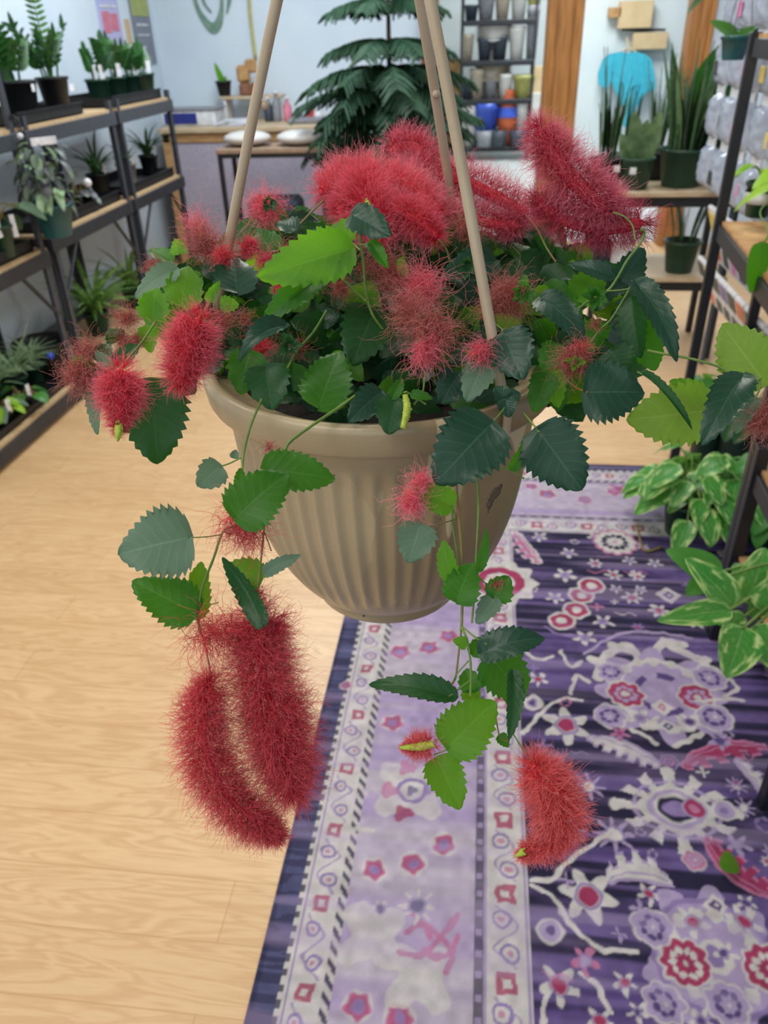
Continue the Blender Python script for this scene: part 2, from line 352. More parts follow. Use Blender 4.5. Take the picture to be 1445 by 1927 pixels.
def leaf(mb, base, tip, nrm, width, fold=.15, bend=.0, nu=14, nv=3, serr=0.0, teeth=9, cord=.12, shape=.62, mi=0, wave=0.0, twist=0.0):
    """blade from base to tip; nrm is the side that faces out; width is the full width"""
    base = np.asarray(base, float); tip = np.asarray(tip, float); ax = tip-base; Lg = np.linalg.norm(ax); ax /= Lg
    nrm = np.asarray(nrm, float); nrm = nrm-ax*np.dot(nrm, ax); nrm /= np.linalg.norm(nrm)+1e-9; sd = np.cross(nrm, ax)
    t = np.linspace(0, 1, nu+1)[:, None]; v = np.linspace(-1, 1, 2*nv+1)[None, :]; av = abs(v)
    h = np.sin(PI*np.clip(t, 0, 1)**shape)**.66*width/2
    h = h+0*v
    tooth = ((t*teeth) % 1.0)                        # saw tooth pointing to the tip
    edge = av**8
    sfac = 1+serr*(tooth-.5)*edge*2
    h = h*sfac
    x = t*Lg+0*v
    x = x-cord*Lg*(av**1.6)*(1-t)**2.2*4*(t+.18)      # lobes reach back past the stalk
    x = x+serr*Lg*.18*edge*(tooth-.5)*np.sin(PI*t)
    y = h*v
    z = fold*np.abs(y)-fold*width*.12
    z = z+wave*width*np.sin(t*9+v*2.0)*av**2
    z = z+bend*Lg*4*(t*(1-t))                          # arch
    tw = twist*t; y2 = y*np.cos(tw)-z*np.sin(tw); z = y*np.sin(tw)+z*np.cos(tw); y = y2
    P = base+ax*x[..., None]+sd*y[..., None]+nrm*z[..., None]
    m = 2*nv+1; idx = np.arange((nu+1)*m).reshape(nu+1, m)
    f = np.stack([idx[:-1, :-1], idx[:-1, 1:], idx[1:, 1:], idx[1:, :-1]], -1).reshape(-1, 4)
    uv = np.stack([t+0*v, (v+1)/2+0*t], -1).reshape(-1, 2)
    mb.add(P.reshape(-1, 3), f, uv, mi)
    return mb

def blade(mb, P, w, nrm=None, mi=0, thick=0.0):
    """strap leaf along polyline P"""
    P = np.asarray(P, float); m = len(P); T = np.gradient(P, axis=0); T /= np.linalg.norm(T, axis=1)[:, None]+1e-9
    up = np.array([0, 0, 1.0]) if nrm is None else np.asarray(nrm, float)
    S = np.cross(T, up); S /= np.linalg.norm(S, axis=1)[:, None]+1e-9; Nn = np.cross(S, T)
    w = np.broadcast_to(w, (m,))[:, None]
    v = np.stack([P-S*w/2, P-Nn*w*.12, P+S*w/2], 1).reshape(-1, 3)
    idx = np.arange(m*3).reshape(m, 3)
    f = np.stack([idx[:-1, :-1], idx[:-1, 1:], idx[1:, 1:], idx[1:, :-1]], -1).reshape(-1, 4)
    mb.add(v, f, None, mi)
    if thick:
        v2 = v+np.repeat(Nn, 3, 0)*thick*np.tile([0, 1.0, 0], m)[:, None]; mb.add(v2, f[:, ::-1], None, mi)
    return mb

# ================================================================== the room
def rect(mb, x0, x1, y0, y1, z0, z1): return mb.box(((x0+x1)/2, (y0+y1)/2, (z0+z1)/2), (x1-x0, y1-y0, z1-z0))
FY = 6.6
struct('floor', rect(MB(), -2.62, 2.1, -1.3, FY+.1, -.12, 0), MT['floor'])
struct('floor_back', rect(MB(), -1.6, 4.2, FY+.1, 13.2, -.12, 0), MT['floor_back'])
struct('ceiling', rect(MB(), -2.62, 4.2, -1.3, 13.2, 2.9, 3.0), MT['ceil'])
struct('wall_left', rect(MB(), -2.62, -2.5, -1.3, FY, 0, 2.9), MT['wall'])
struct('wall_far', rect(MB(), -2.62, -.44, FY, FY+.12, 0, 2.9), MT['wall'])
struct('wall_far_right', rect(MB(), 1.56, 2.1, FY, FY+.12, 0, 2.9), MT['wall'])
struct('wall_right', rect(MB(), 2.0, 2.12, -1.3, FY, 0, 2.9), MT['wall'])
struct('wall_back', rect(MB(), -1.6, 4.2, 13.1, 13.2, 0, 2.9), MT['wall_far'])
struct('wall_back_left', rect(MB(), -1.7, -1.6, FY+.12, 13.2, 0, 2.9), MT['wall_far'])
struct('wall_back_right', rect(MB(), 4.1, 4.2, FY+.12, 13.2, 0, 2.9), MT['wall_far'])
struct('wall_partition', rect(MB(), 1.02, 4.1, 10.15, 10.25, 0, 2.9), MT['wall_far'])
struct('baseboard_left', rect(MB(), -2.5, -2.485, -1.3, FY, 0, .1), MT['base'])
struct('baseboard_far', rect(MB(), -2.5, -.44, FY-.015, FY, 0, .1), MT['base'])
struct('baseboard_right', rect(MB(), 1.985, 2.0, -1.3, FY, 0, .1), MT['base'])
# wooden posts either side of the opening; the wide one has two fluted faces
def post(name, x0, x1, m, label):
    t = MB(); w = x1-x0; yc = FY+.06
    t.box(((x0+x1)/2, yc, 1.45), (w, .2, 2.9), bev=.008)
    o = t.build(name, m, None, False); o['kind'] = 'structure'
    s = MB()
    for q in (.14, .86): s.box((x0+w*q, yc-.112, 1.45), (w*.24, .024, 2.9), bev=.006)
    s.build('casing', m, o, False)
post('pillar', .41, .665, MT['post'], '')
post('pillar', 1.40, 1.56, MT['post'], '')
post('pillar', -.49, -.37, MT['post2'], '')

# ================================================================== rug, pattern kept in a colour attribute of its own mesh
RX0, RX1, RY0, RY1, RZ = -.37, 1.45, -.5, 2.80, .007
def build_rug():
    xs = np.concatenate([np.arange(RX0, 1.02, .003), np.arange(1.02, RX1+.001, .012)])
    ys = np.concatenate([np.arange(RY0, .6, .02), np.arange(.6, RY1+.0005, .0032)])
    X, Y = np.meshgrid(xs, ys); rng = np.random.default_rng(3)
    def L(c): return np.array(lin(c)[:3])
    CRM, LAV, LAV2, PUR, DRK, MAG, PNK, SLT = L((188, 182, 178)), L((158, 140, 172)), L((132, 112, 156)), L((82, 66, 114)), L((40, 36, 60)), L((150, 54, 88)), L((172, 108, 140)), L((76, 76, 108))
    def vnoise(sx, sy, seed):                                  # smooth value noise
        r = np.random.default_rng(seed); g = r.random((80, 80))
        u = (X+5)*sx; v = (Y+5)*sy; iu = np.floor(u).astype(int); iv = np.floor(v).astype(int); fu = u-iu; fv = v-iv
        fu = fu*fu*(3-2*fu); fv = fv*fv*(3-2*fv)
        G = lambda a, b: g[a % 80, b % 80]
        return (G(iv, iu)*(1-fu)+G(iv, iu+1)*fu)*(1-fv)+(G(iv+1, iu)*(1-fu)+G(iv+1, iu+1)*fu)*fv
    st1 = vnoise(1.3, 26, 1); st2 = vnoise(4, 70, 2); bl = vnoise(3, 3, 4)
    wx = (vnoise(60, 60, 5)-.5)*.008; wy = (vnoise(60, 60, 6)-.5)*.008         # wobbly hand-drawn edges
    Xw, Yw = X+wx, Y+wy
    k = np.clip((st1*.65+st2*.35-.46)*7+(bl-.5)*1.6, 0, 1)[..., None]
    C = PUR*k+DRK*(1-k)                                          # streaked field
    kk = np.clip((st2-.4)*3, 0, 1)[..., None]; C = C*(1-.25*kk)+LAV2*.25*kk
    def put(mask, c, a=1.0):
        mm = np.clip(mask, 0, 1)[..., None]*a; C[:] = C*(1-mm)+np.asarray(c)*mm
    def soft(d, w=.0018): return np.clip(.5-d/w, 0, 1)
    u = X-RX0; v = RY1-Y; d = np.minimum(u, v); s = np.where(u < v, Y, X)     # distance in from the edge, run along it
    def band(a, b, c, al=1.0): put(((d >= a) & (d < b)).astype(float), c, al)
    band(0, .516, LAV)
    q = np.clip((st1-.4)*4, 0, 1)[..., None]*((d < .516)[..., None]); C[:] = C*(1-.5*q)+CRM*.5*q
    q = np.clip((bl-.5)*4, 0, 1)[..., None]*((d < .41)[..., None]); C[:] = C*(1-.3*q)+LAV2*.3*q
    band(0, .05, SLT)
    blk = (((np.floor(s/.055)+np.floor(st2*3)) % 2) > 0)&(d < .05); put(blk.astype(float), DRK, .6); put((d < .012).astype(float), DRK, .5)
    band(.05, .062, CRM); put(((d > .05)&(d < .06)&((s % .028) < .015)).astype(float), DRK, .85)
    band(.062, .13, CRM, .9); band(.064, .068, LAV2)
    band(.13, .15, DRK, .85); put(((d > .132)&(d < .148)&(((s+d*1.2) % .03) < .016)).astype(float), CRM, .9)
    band(.408, .424, DRK, .75); put(((d > .41)&(d < .422)&((s % .04) < .014)).astype(float), LAV, .8)
    band(.424, .516, CRM, .92); band(.426, .431, LAV2, .7); band(.506, .511, LAV2, .7)
    for c0, hw, per, off in ((.097, .016, .17, .06), (.468, .02, .175, .03)):
        ph = ((s+off) % per)-per/2; dd = d-c0+wx
        put(soft(np.maximum(abs(ph+wy), abs(dd))-hw), MAG, .85); put(soft(np.maximum(abs(ph+wy), abs(dd))-hw*.42), CRM)
        for sg in (-1, 1):                                       # scrolls between the squares
            cy = sg*per*.31; r = np.hypot(ph-cy, (dd-sg*hw*.4)); put(soft(abs(r-hw*.85)-.0028), LAV2)
            put(soft(r-hw*.32), PNK, .8)
        put(soft(abs(dd-hw*1.1*np.sin(ph/per*2*PI*2))-.0025)*(abs(ph) > hw*1.3), LAV2, .8)
    # --- motif painters, in metres on the floor
    def loc(px, py): p = onp(px, py, 2, RZ); return p[0], p[1]
    def scale(px, py, w): a = onp(px-w/2, py, 2, RZ); b = onp(px+w/2, py, 2, RZ); return np.hypot(*(b-a)[:2])/2
    def pol(px, py, w):
        x, y = loc(px, py); R = scale(px, py, w); dx, dy = Xw-x, Yw-y
        return np.hypot(dx, dy)/R, np.arctan2(dy, dx), R
    def rosette(px, py, w, n=8, c=MAG, c2=CRM, c3=None, edge=CRM):
        r, a, R = pol(px, py, w); pet = .86+.14*abs(np.cos(a*n/2)); e = .004/R
        put(soft(r-pet-.12, e), edge); put(soft(r-pet, e), c)
        put(soft(abs(r-.52)-.16*abs(np.cos(a*n/2))**.7, e), c2); put(soft(r-.24, e), c3 if c3 is not None else c)
        put(soft(r-.10, e), edge)
    def flower(px, py, w, n=6, c=CRM, cc=MAG, rot=.3, deep=.35):
        r, a, R = pol(px, py, w); e = .004/R
        put(soft(r-(1-deep+deep*np.cos((a+rot)*n)), e), c); put(soft(abs(r-.42)-.05, e), LAV2); put(soft(r-.34, e), cc)
    def ring(px, py, w, c=CRM, cc=MAG, cin=CRM):
        r, a, R = pol(px, py, w); e = .004/R
        put(soft(r-1, e), c); put(soft(r-.8, e), cc); put(soft(r-.38, e), cin)
    def diamond(px, py, w, c=CRM, cc=PUR):
        x, y = loc(px, py); R = scale(px, py, w); r = (abs(Xw-x)+abs(Yw-y))/R; put(soft(r-1, .004/R), c); put(soft(r-.5, .004/R), cc); put(soft(r-.2, .004/R), c)
    def line(pts, w, c=CRM, al=1.0):
        P = np.array([loc(*p) for p in pts]); P = bez(P, 6) if len(P) > 2 else P
        D = np.full(X.shape, 9.0)
        for a, b in zip(P[:-1], P[1:]):
            ab = b-a; t = np.clip(((Xw-a[0])*ab[0]+(Yw-a[1])*ab[1])/(ab@ab+1e-9), 0, 1)
            D = np.minimum(D, np.hypot(Xw-a[0]-t*ab[0], Yw-a[1]-t*ab[1]))
        put(soft(D-w), c, al); return D
    def comb(p0, p1, w, c, rim, side=1, n=6, bow=.25):
        a, b = np.array(loc(*p0)), np.array(loc(*p1)); ab = b-a; Lg = np.hypot(*ab); ab /= Lg; nn = np.array([-ab[1], ab[0]])*side
        t = ((Xw-a[0])*ab[0]+(Yw-a[1])*ab[1])/Lg; h = (Xw-a[0])*nn[0]+(Yw-a[1])*nn[1]
        h = h-bow*Lg*.3*4*t*(1-t)
        env = w*np.sqrt(np.clip(np.sin(PI*np.clip(t, 0, 1)), 0, 1))
        too = .45+.55*(np.cos(t*n*2*PI+1.2) > -.15)
        for grow, col in ((.008, rim), (0, c)):
            ok = (t > -.02)&(t < 1.02)
            put((soft(h-env*too-grow)*soft(-h-env*.32-grow))*ok, col)
        put(soft(abs(h+env*.05)-.0022)*(t > .05)*(t < .95), rim)
    def starburst(px, py, w, n=12, c=CRM):
        x, y = loc(px, py); R = scale(px, py, w); dx, dy = (Xw-x)/R, (Yw-y)/R*1.25; r = np.hypot(dx, dy); a = np.arctan2(dy, dx)
        put(soft(r-(.8+.2*np.sign(np.cos(a*n)))*(1-.18*abs(np.sin(2*a))), .006/R), c)
        put(soft(abs(r-.62)-.03, .006/R)*(abs(np.sin(a*6)) > .3), LAV); put(soft(r-.42, .006/R), LAV); put(soft(r-.34, .006/R), CRM); put(soft(r-.28, .006/R), DRK); put(soft(r-.2, .006/R), LAV2)
    # lavender border motifs
    for px, py, w in ((753, 1227, 40), (808, 1219, 40), (845, 1196, 36), (738, 1360, 42), (834, 1589, 46), (776, 1626, 46), (702, 1637, 46), (672, 1893, 56), (752, 1915, 56), (650, 1290, 22), (845, 1290, 22), (1030, 930, 36), (1100, 940, 30), (1155, 925, 30), (1230, 935, 30), (1000, 915, 26), (1290, 930, 30)):
        r, a, R = pol(px, py, w*1.5); put(soft(r-.8+.3*bl, .1), CRM, .75)
        flower(px, py, w, 5, PNK, LAV2, .2, .14); r, a, R = pol(px, py, w); put(soft(abs(r-.62)-.1, .01/R), MAG, .8)
    for (px, py) in ((770, 1487), (790, 1840), (700, 1760)): 
        r, a, R = pol(px, py, 120); put(soft(r-1+.3*np.cos(4*a), .06), CRM, .75)
    r, a, R = pol(775, 1487, 62); put(soft(abs(r-.8)-.12, .02), LAV2)
    for px, py, w, c in ((733, 1487, 40, PNK), (812, 1485, 30, LAV2), (757, 1530, 40, MAG), (765, 1445, 36, PNK), (775, 1487, 24, SLT), (700, 1500, 30, LAV)):
        r, a, R = pol(px, py, w); put(soft(r-.8-.2*np.cos(3*a), .05), c, .8)
    for pts in (((765, 1755), (790, 1740), (830, 1765), (850, 1800), (840, 1830)), ((750, 1790), (790, 1800), (830, 1765), (860, 1720)), ((810, 1765), (800, 1745), (775, 1720)), ((800, 1790), (820, 1800), (850, 1790), (862, 1760))): line(pts, .006, PNK, .9)
    flower(785, 1705, 70, 8, CRM, SLT, 0, .4); flower(715, 1710, 40, 6, CRM, SLT, 0, .3)
    for pts in (((660, 1720), (680, 1700), (700, 1715)), ((690, 1800), (720, 1780), (740, 1800)), ((650, 1590), (665, 1560), (700, 1565)), ((850, 1420), (830, 1440), (850, 1470))): line(pts, .005, CRM, .8)
    flower(1165, 920, 44, 4, PNK, MAG, .8, .4)
    # field: far part
    for px, py, w in ((1063, 1082, 44), (1045, 1125, 38), (1135, 1170, 42), (1070, 1040, 34), (1160, 1108, 26), (1206, 1110, 26), (1100, 1200, 46), (1185, 1055, 30), (1015, 1010, 34), (1120, 1010, 30), (1232, 1060, 30), (1210, 1030, 26)): flower(px, py, w, 5, CRM, LAV2, .4, .32)
    for px, py, w in ((1190, 1125, 40), (1155, 1082, 34), (1198, 1084, 34), (1240, 1150, 44), (1120, 1060, 28), (1310, 1170, 40)): flower(px, py, w, 6, CRM, MAG, 0, .25)
    rosette(1157, 1020, 78, 12, CRM, DRK, CRM, PNK)
    r, a, R = pol(940, 1095, 150); put(soft(r-.9-.1*np.cos(10*a), .02), CRM); put(soft(abs(r-.5)-.12, .02), MAG); put(soft(r-.2, .03), CRM)
    comb((968, 1000), (1015, 1060), .035, PNK, CRM, -1, 5, 0)
    for px, py in ((1057, 1168), (1085, 1148), (1094, 1120), (1112, 1102)): ring(px, py, 52)
    line(((1100, 1230), (1160, 1195), (1230, 1190), (1300, 1200)), .005, LAV)
    line(((1025, 1180), (1060, 1195), (1105, 1195)), .004, LAV2)
    for pts in (((1125, 1275), (1140, 1235), (1180, 1215), (1215, 1250), (1245, 1212), (1280, 1225), (1320, 1245), (1335, 1265)), ((1150, 1212), (1185, 1225)), ((1250, 1205), (1285, 1213)), ((1112, 1240), (1150, 1255), (1190, 1270)), ((1240, 1272), (1290, 1262), (1330, 1240))): line(pts, .014, CRM)
    diamond(1258, 1120, 50)
    # medallion one
    x, y = loc(1245, 1305); R = scale(1245, 1305, 270); dx, dy = (Xw-x)/R, (Yw-y)/(R*1.05)
    a = np.arctan2(dy, dx); r = np.hypot(dx, dy); put(soft(r-.78-.14*np.cos(8*a), .02), LAV); put(soft(abs(r-.62)-.06-.03*np.cos(16*a), .02), CRM)
    put(soft(abs(r-.34)-.05, .02)*(np.cos(5*a) > -.3), PUR)
    rosette(1177, 1306, 66, 8, MAG, LAV, CRM); rosette(1311, 1312, 66, 8, MAG, LAV, CRM)
    for px, py, w in ((1148, 1348, 58), (1345, 1350, 66), (1335, 1275, 62), (1150, 1265, 50)): rosette(px, py, w, 7, LAV, PUR, LAV, CRM)
    diamond(1245, 1330, 42, CRM, PNK); diamond(1256, 1368, 40, CRM, PUR); flower(1205, 1352, 50, 5, CRM, LAV2); flower(1298, 1358, 50, 5, CRM, PUR)
    for pts in (((1190, 1375), (1215, 1385), (1235, 1400)), ((1320, 1380), (1290, 1395), (1270, 1402)), ((1215, 1372), (1235, 1350)), ((1290, 1372), (1275, 1350))): line(pts, .007, CRM)
    flower(1065, 1365, 96, 6, CRM, MAG, .5, .26); flower(1002, 1322, 44, 4, CRM, PUR, .2, .1); flower(1012, 1278, 42, 5, CRM, MAG)
    for pts in (((985, 1380), (1025, 1335), (1060, 1315), (1095, 1318)), ((985, 1220), (1010, 1240), (1040, 1235)), ((1055, 1225), (1075, 1255), (1095, 1245)), ((1075, 1305), (1085, 1270), (1110, 1285)), ((1340, 1255), (1385, 1290), (1365, 1310)), ((1310, 1320), (1360, 1316), (1400, 1318))): line(pts, .0055, CRM)
    comb((1108, 1388), (1240, 1440), .034, CRM, LAV, -1, 6, -.3); flower(1166, 1380, 40, 5, PNK, MAG)
    comb((1440, 1405), (1285, 1440), .036, MAG, PNK, 1, 5, -.35)
    flower(1355, 1395, 46, 5, LAV, PUR); rosette(1260, 1433, 34, 6, PUR, PNK, PUR, LAV)
    for px, py, w in ((1155, 1570, 80), (1108, 1480, 66), (1075, 1560, 60), (1400, 1520, 46), (1330, 1535, 40), (1385, 1480, 44)): flower(px, py, w, 8, LAV, CRM, 0, .55)
    starburst(1272, 1522, 250); ring(1306, 1522, 48, LAV, MAG, PNK); ring(1362, 1525, 46, CRM, LAV, LAV2)
    comb((1385, 1430), (1440, 1500), .02, CRM, LAV, 1, 4, .2)
    comb((1262, 1660), (1140, 1655), .045, CRM, LAV, -1, 4, .5); comb((1325, 1575), (1460, 1690), .038, MAG, PNK, 1, 6, -.4)
    rosette(1308, 1620, 40, 6, PNK, LAV, LAV, CRM)
    flower(1106, 1686, 112, 6, CRM, MAG, .2, .24); flower(1222, 1682, 50, 5, CRM, MAG); ring(1036, 1752, 52, CRM, LAV, PUR)
    for pts in (((1000, 1665), (1040, 1690), (1080, 1745), (1130, 1785), (1200, 1790)), ((1000, 1655), (1040, 1655), (1065, 1625), (1140, 1570)), ((1150, 1905), (1120, 1850), (1090, 1830)), ((1020, 1927), (1030, 1870), (1060, 1850))): line(pts, .005, CRM)
    for px, py, w, c in ((1052, 1855, 84, CRM), (1100, 1808, 60, PNK), (1175, 1850, 50, CRM), (1130, 1925, 60, CRM), (1390, 1590, 50, LAV)): flower(px, py, w, 5, c, MAG if c is CRM else LAV, .3, .35)
    x, y = loc(1345, 1800); R = scale(1345, 1800, 330); dx, dy = (Xw-x)/R, (Yw-y)/R; a = np.arctan2(dy, dx); r = np.hypot(dx, dy)
    put(soft(r-.78-.12*np.cos(9*a), .02), LAV); put(soft(abs(r-.5)-.05-.04*np.cos(14*a), .02), CRM); put(soft(abs(r-.68)-.03, .02), LAV2); put(soft(r-.2, .03), CRM); put(soft(r-.12, .03), LAV2)
    rosette(1290, 1812, 92, 10, MAG, CRM, MAG, CRM); rosette(1445, 1822, 92, 10, MAG, CRM, MAG, CRM)
    for px, py, w in ((1228, 1745, 74), (1250, 1888, 76), (1370, 1890, 80)): rosette(px, py, w, 7, LAV, PUR, LAV, CRM)
    flower(1303, 1735, 66, 5, CRM, MAG); flower(1400, 1735, 70, 6, CRM, MAG); diamond(1348, 1705, 50)
    flower(1363, 1793, 50, 5, CRM, PUR)
    for px, py, w in ((1200, 1905, 46), (1320, 1922, 50), (1405, 1700, 40)): flower(px, py, w, 5, CRM, PUR)
    # small filler sprigs scattered through the field
    rr_ = np.random.default_rng(21)
    for k in range(95):
        fx, fy = rr_.uniform(.18, 1.0), rr_.uniform(.62, 2.28); dx, dy = Xw-fx, Yw-fy; R = rr_.uniform(.010, .022); r = np.hypot(dx, dy)/R; a = np.arctan2(dy, dx)
        i0 = min(len(ys)-1, np.searchsorted(ys, fy)); j0 = min(len(xs)-1, np.searchsorted(xs, fx))
        if C[i0, j0].sum() > .55: continue
        q = rr_.integers(4); c = (LAV2, LAV, CRM, PNK)[rr_.integers(4)]
        if q == 0: put(soft(abs(r-.8)-.16-.1*np.cos(5*a), .15), c, .85)
        elif q == 1: put(soft(r-.6-.4*np.cos(4*a), .15), c, .85)
        elif q == 2: put(soft(abs(dy-.35*R*np.sin(dx/R*2.2))/R-.16, .15)*(abs(dx) < 2*R), c, .85)
        else: put(soft(r-.8-.2*np.cos(6*a), .15), c, .7); put(soft(r-.35, .15), MAG, .9)
    mott = vnoise(55, 55, 12)[..., None]; C *= (.84+.30*mott)
    # worn streaks and yarn grain over everything
    g = .9*(.93+.14*st2[..., None])*(.96+.08*rng.random(X.shape)[..., None]); C *= g
    lavw = (np.clip((vnoise(2, 40, 9)-.62)*5, 0, 1)*.3)[..., None]; C[:] = C*(1-lavw)+LAV*lavw
    nx, ny = len(xs), len(ys); P = np.stack([X, Y, np.full(X.shape, RZ)], -1).reshape(-1, 3)
    idx = np.arange(nx*ny).reshape(ny, nx)
    f = np.stack([idx[:-1, :-1], idx[:-1, 1:], idx[1:, 1:], idx[1:, :-1]], -1).reshape(-1, 4)
    per = np.concatenate([idx[0, :], idx[1:, -1], idx[-1, -2::-1], idx[-2:0:-1, 0]])
    base = len(P); Pb = P[per].copy(); Pb[:, 2] = .0005; nb = len(per); k2 = np.arange(nb); k3 = (k2+1) % nb
    side = np.stack([per[k2], base+k2, base+k3, per[k3]], -1)
    mb = MB().add(np.concatenate([P, Pb]), np.concatenate([f, side]))
    m = bpy.data.materials.new('woven_rug'); m.use_nodes = True; nt = m.node_tree
    b = nt.nodes['Principled BSDF']; b.inputs['Roughness'].default_value = .9; b.inputs['Specular IOR Level'].default_value = .15
    ca = nt.nodes.new('ShaderNodeVertexColor'); ca.layer_name = 'pattern'; nt.links.new(ca.outputs[0], b.inputs['Base Color'])
    tc = nt.nodes.new('ShaderNodeTexCoord'); no = nt.nodes.new('ShaderNodeTexNoise'); no.inputs['Scale'].default_value = 450; nt.links.new(tc.outputs['Object'], no.inputs[0])
    bp = nt.nodes.new('ShaderNodeBump'); bp.inputs['Strength'].default_value = .5; bp.inputs['Distance'].default_value = .002; nt.links.new(no.outputs['Fac'], bp.inputs['Height']); nt.links.new(bp.outputs[0], b.inputs['Normal'])
    o = mb.build('patterned_rug', m, None, False); me = o.data
    at_ = me.color_attributes.new('pattern', 'FLOAT_COLOR', 'POINT')
    full = np.ones((len(me.vertices), 4), np.float32); full[:nx*ny, :3] = C.reshape(-1, 3); full[nx*ny:, :3] = C.reshape(-1, 3)[per]
    at_.data.foreach_set('color', full.ravel())
    tag(o, 'purple patterned rug with lavender and cream border on the wood floor', 'rug')
build_rug()

# ================================================================== helpers for the shop's plants
def pot_mb(r1, r0, h, rim=.012, n=28):
    t = .004; return MB().lathe([(.001, 0), (r0*.96, 0), (r0, .004), (r1*.97, h-rim), (r1*1.05, h-rim), (r1*1.07, h-.002), (r1*1.03, h), (r1-t, h-.001), (r1*.93, h*.84), (.001, h*.84)], n=n)
def potted(name, label, cat, loc, r1, h, potm, group=None, rz=0, r0=None):
    t = thing(name, label, cat, loc, group, rz); r0 = r0 or r1*.74
    pot_mb(r1, r0, h).build('pot', potm, t, local=True)
    MB().disc((0, 0, h*.86), r1*.93).build('soil', MT['soil'], t, local=True)
    return t
def tag_part(t, p, rot=0.0, w=.022, h=.07):
    MB().box(p, (w, .0015, h), rz=rot, bev=.0006).build('plant_tag', MT['tagw'], t, False, local=True)
def strap_foliage(n, Lg, w, h0, seed, droop=1.0, up=.75, rad=.02):
    r = np.random.default_rng(seed); mb = MB()
    for k in range(n):
        a = r.random()*2*PI; e = up*(.6+.5*r.random()); l = Lg*(.6+.5*r.random()); d = np.array([math.cos(a), math.sin(a), 0])
        t = np.linspace(0, 1, 9)[:, None]
        P = np.array([0, 0, h0])+d*rad*r.random()+d*l*t*(1-.35*e)*(.25+.75*t)+np.array([0, 0, 1])*l*(e*t-droop*.62*t*t*(1.1-.5*e))
        blade(mb, P, w*np.sin(PI*np.clip(np.linspace(.12, .99, 9), 0, 1))**.6)
    return mb
def zz_foliage(n, Lg, ll, h0, seed, rad=.04, lean=.42, pairs=6):
    r = np.random.default_rng(seed); mb = MB()
    for k in range(n):
        a = r.random()*2*PI; d = np.array([math.cos(a), math.sin(a), 0]); l = Lg*(.65+.45*r.random()); e = lean*(.3+r.random())
        t = np.linspace(0, 1, 8)[:, None]; P = np.array([0, 0, h0])+d*rad*r.random()+d*l*e*t**1.6+np.array([0, 0, 1])*l*t*(1-.12*t)
        mb.tube(P, np.linspace(.006, .002, 8), 6)
        q = np.cross(d, [0, 0, 1])*math.cos(r.random()*6)+d*.4
        for j in range(pairs):
            s = .35+.65*j/(pairs-1); i = s*7; i0 = min(6, int(i)); p = P[i0]*(1-(i-i0))+P[i0+1]*(i-i0)
            for sg in (-1, 1):
                tip = p+(q*sg*1.05+np.array([0, 0, .42])+d*.2)*ll*(1-.25*abs(s-.5))
                leaf(mb, p, tip, np.cross(q*sg, [0, 0, 1])+np.array([0, 0, .5]), ll*.36, .1, .05, 6, 2, shape=.8, cord=0)
        leaf(mb, P[-1], P[-1]+np.array([0, 0, 1])*ll*.9+d*.01, -CAMDIR, ll*.3, .1, 0, 6, 2, cord=0)
    return mb
def heart_cluster(n, R, lw, h0, seed, hang=.3, up=.5, parts=None, nu=10):
    """arching stalks with heart-shaped blades; returns stalk mesh and a list of leaf meshes"""
    r = np.random.default_rng(seed); st = MB(); out = []
    for k in range(n):
        a = 2*PI*(k/n)*1.618*3+r.random()*.5; d = np.array([math.cos(a), math.sin(a), 0]); q = r.random()
        l = R*(.35+.65*q); z = h0+R*up*(1.1-q)*(.6+.6*r.random())-R*hang*q*q
        b = np.array([0, 0, h0*.9]); e = d*l+np.array([0, 0, z])
        st.tube(bez([b, (b+e)/2+np.array([0, 0, R*.28]), e], 5), .0022, 5)
        L_ = lw*(1.05+.5*r.random()); tp = e+(d*.85+np.array([0, 0, -.5-.3*r.random()])+np.cross(d, [0, 0, 1])*(r.random()-.5)*.8)*L_
        m = MB(); leaf(m, e, tp, d*.35+np.array([0, 0, 1.0])-CAMDIR*.35, L_*.78, .16, .08, nu, 3, shape=.6, cord=.12, wave=.015)
        out.append(m)
    return st, out
def snake_foliage(n, Lg, w, h0, seed, rad=.06, lean=.16):
    r = np.random.default_rng(seed); mb = MB()
    for k in range(n):
        a = r.random()*2*PI; d = np.array([math.cos(a), math.sin(a), 0]); l = Lg*(.55+.5*r.random()); ln = lean*(.3+r.random())
        t = np.linspace(0, 1, 10)[:, None]; P = np.array([0, 0, h0])+d*rad*math.sqrt(r.random())+d*l*ln*t**1.5+np.array([0, 0, 1])*l*t
        ww = w*(.8+.4*r.random())*np.array([.45, .62, .78, .9, 1, 1, .92, .74, .42, .03]); fa = r.random()*PI
        nn = np.array([math.cos(fa), math.sin(fa)*.6-.6, 0]); blade(mb, P, ww, nn, 0, .004)
    return mb

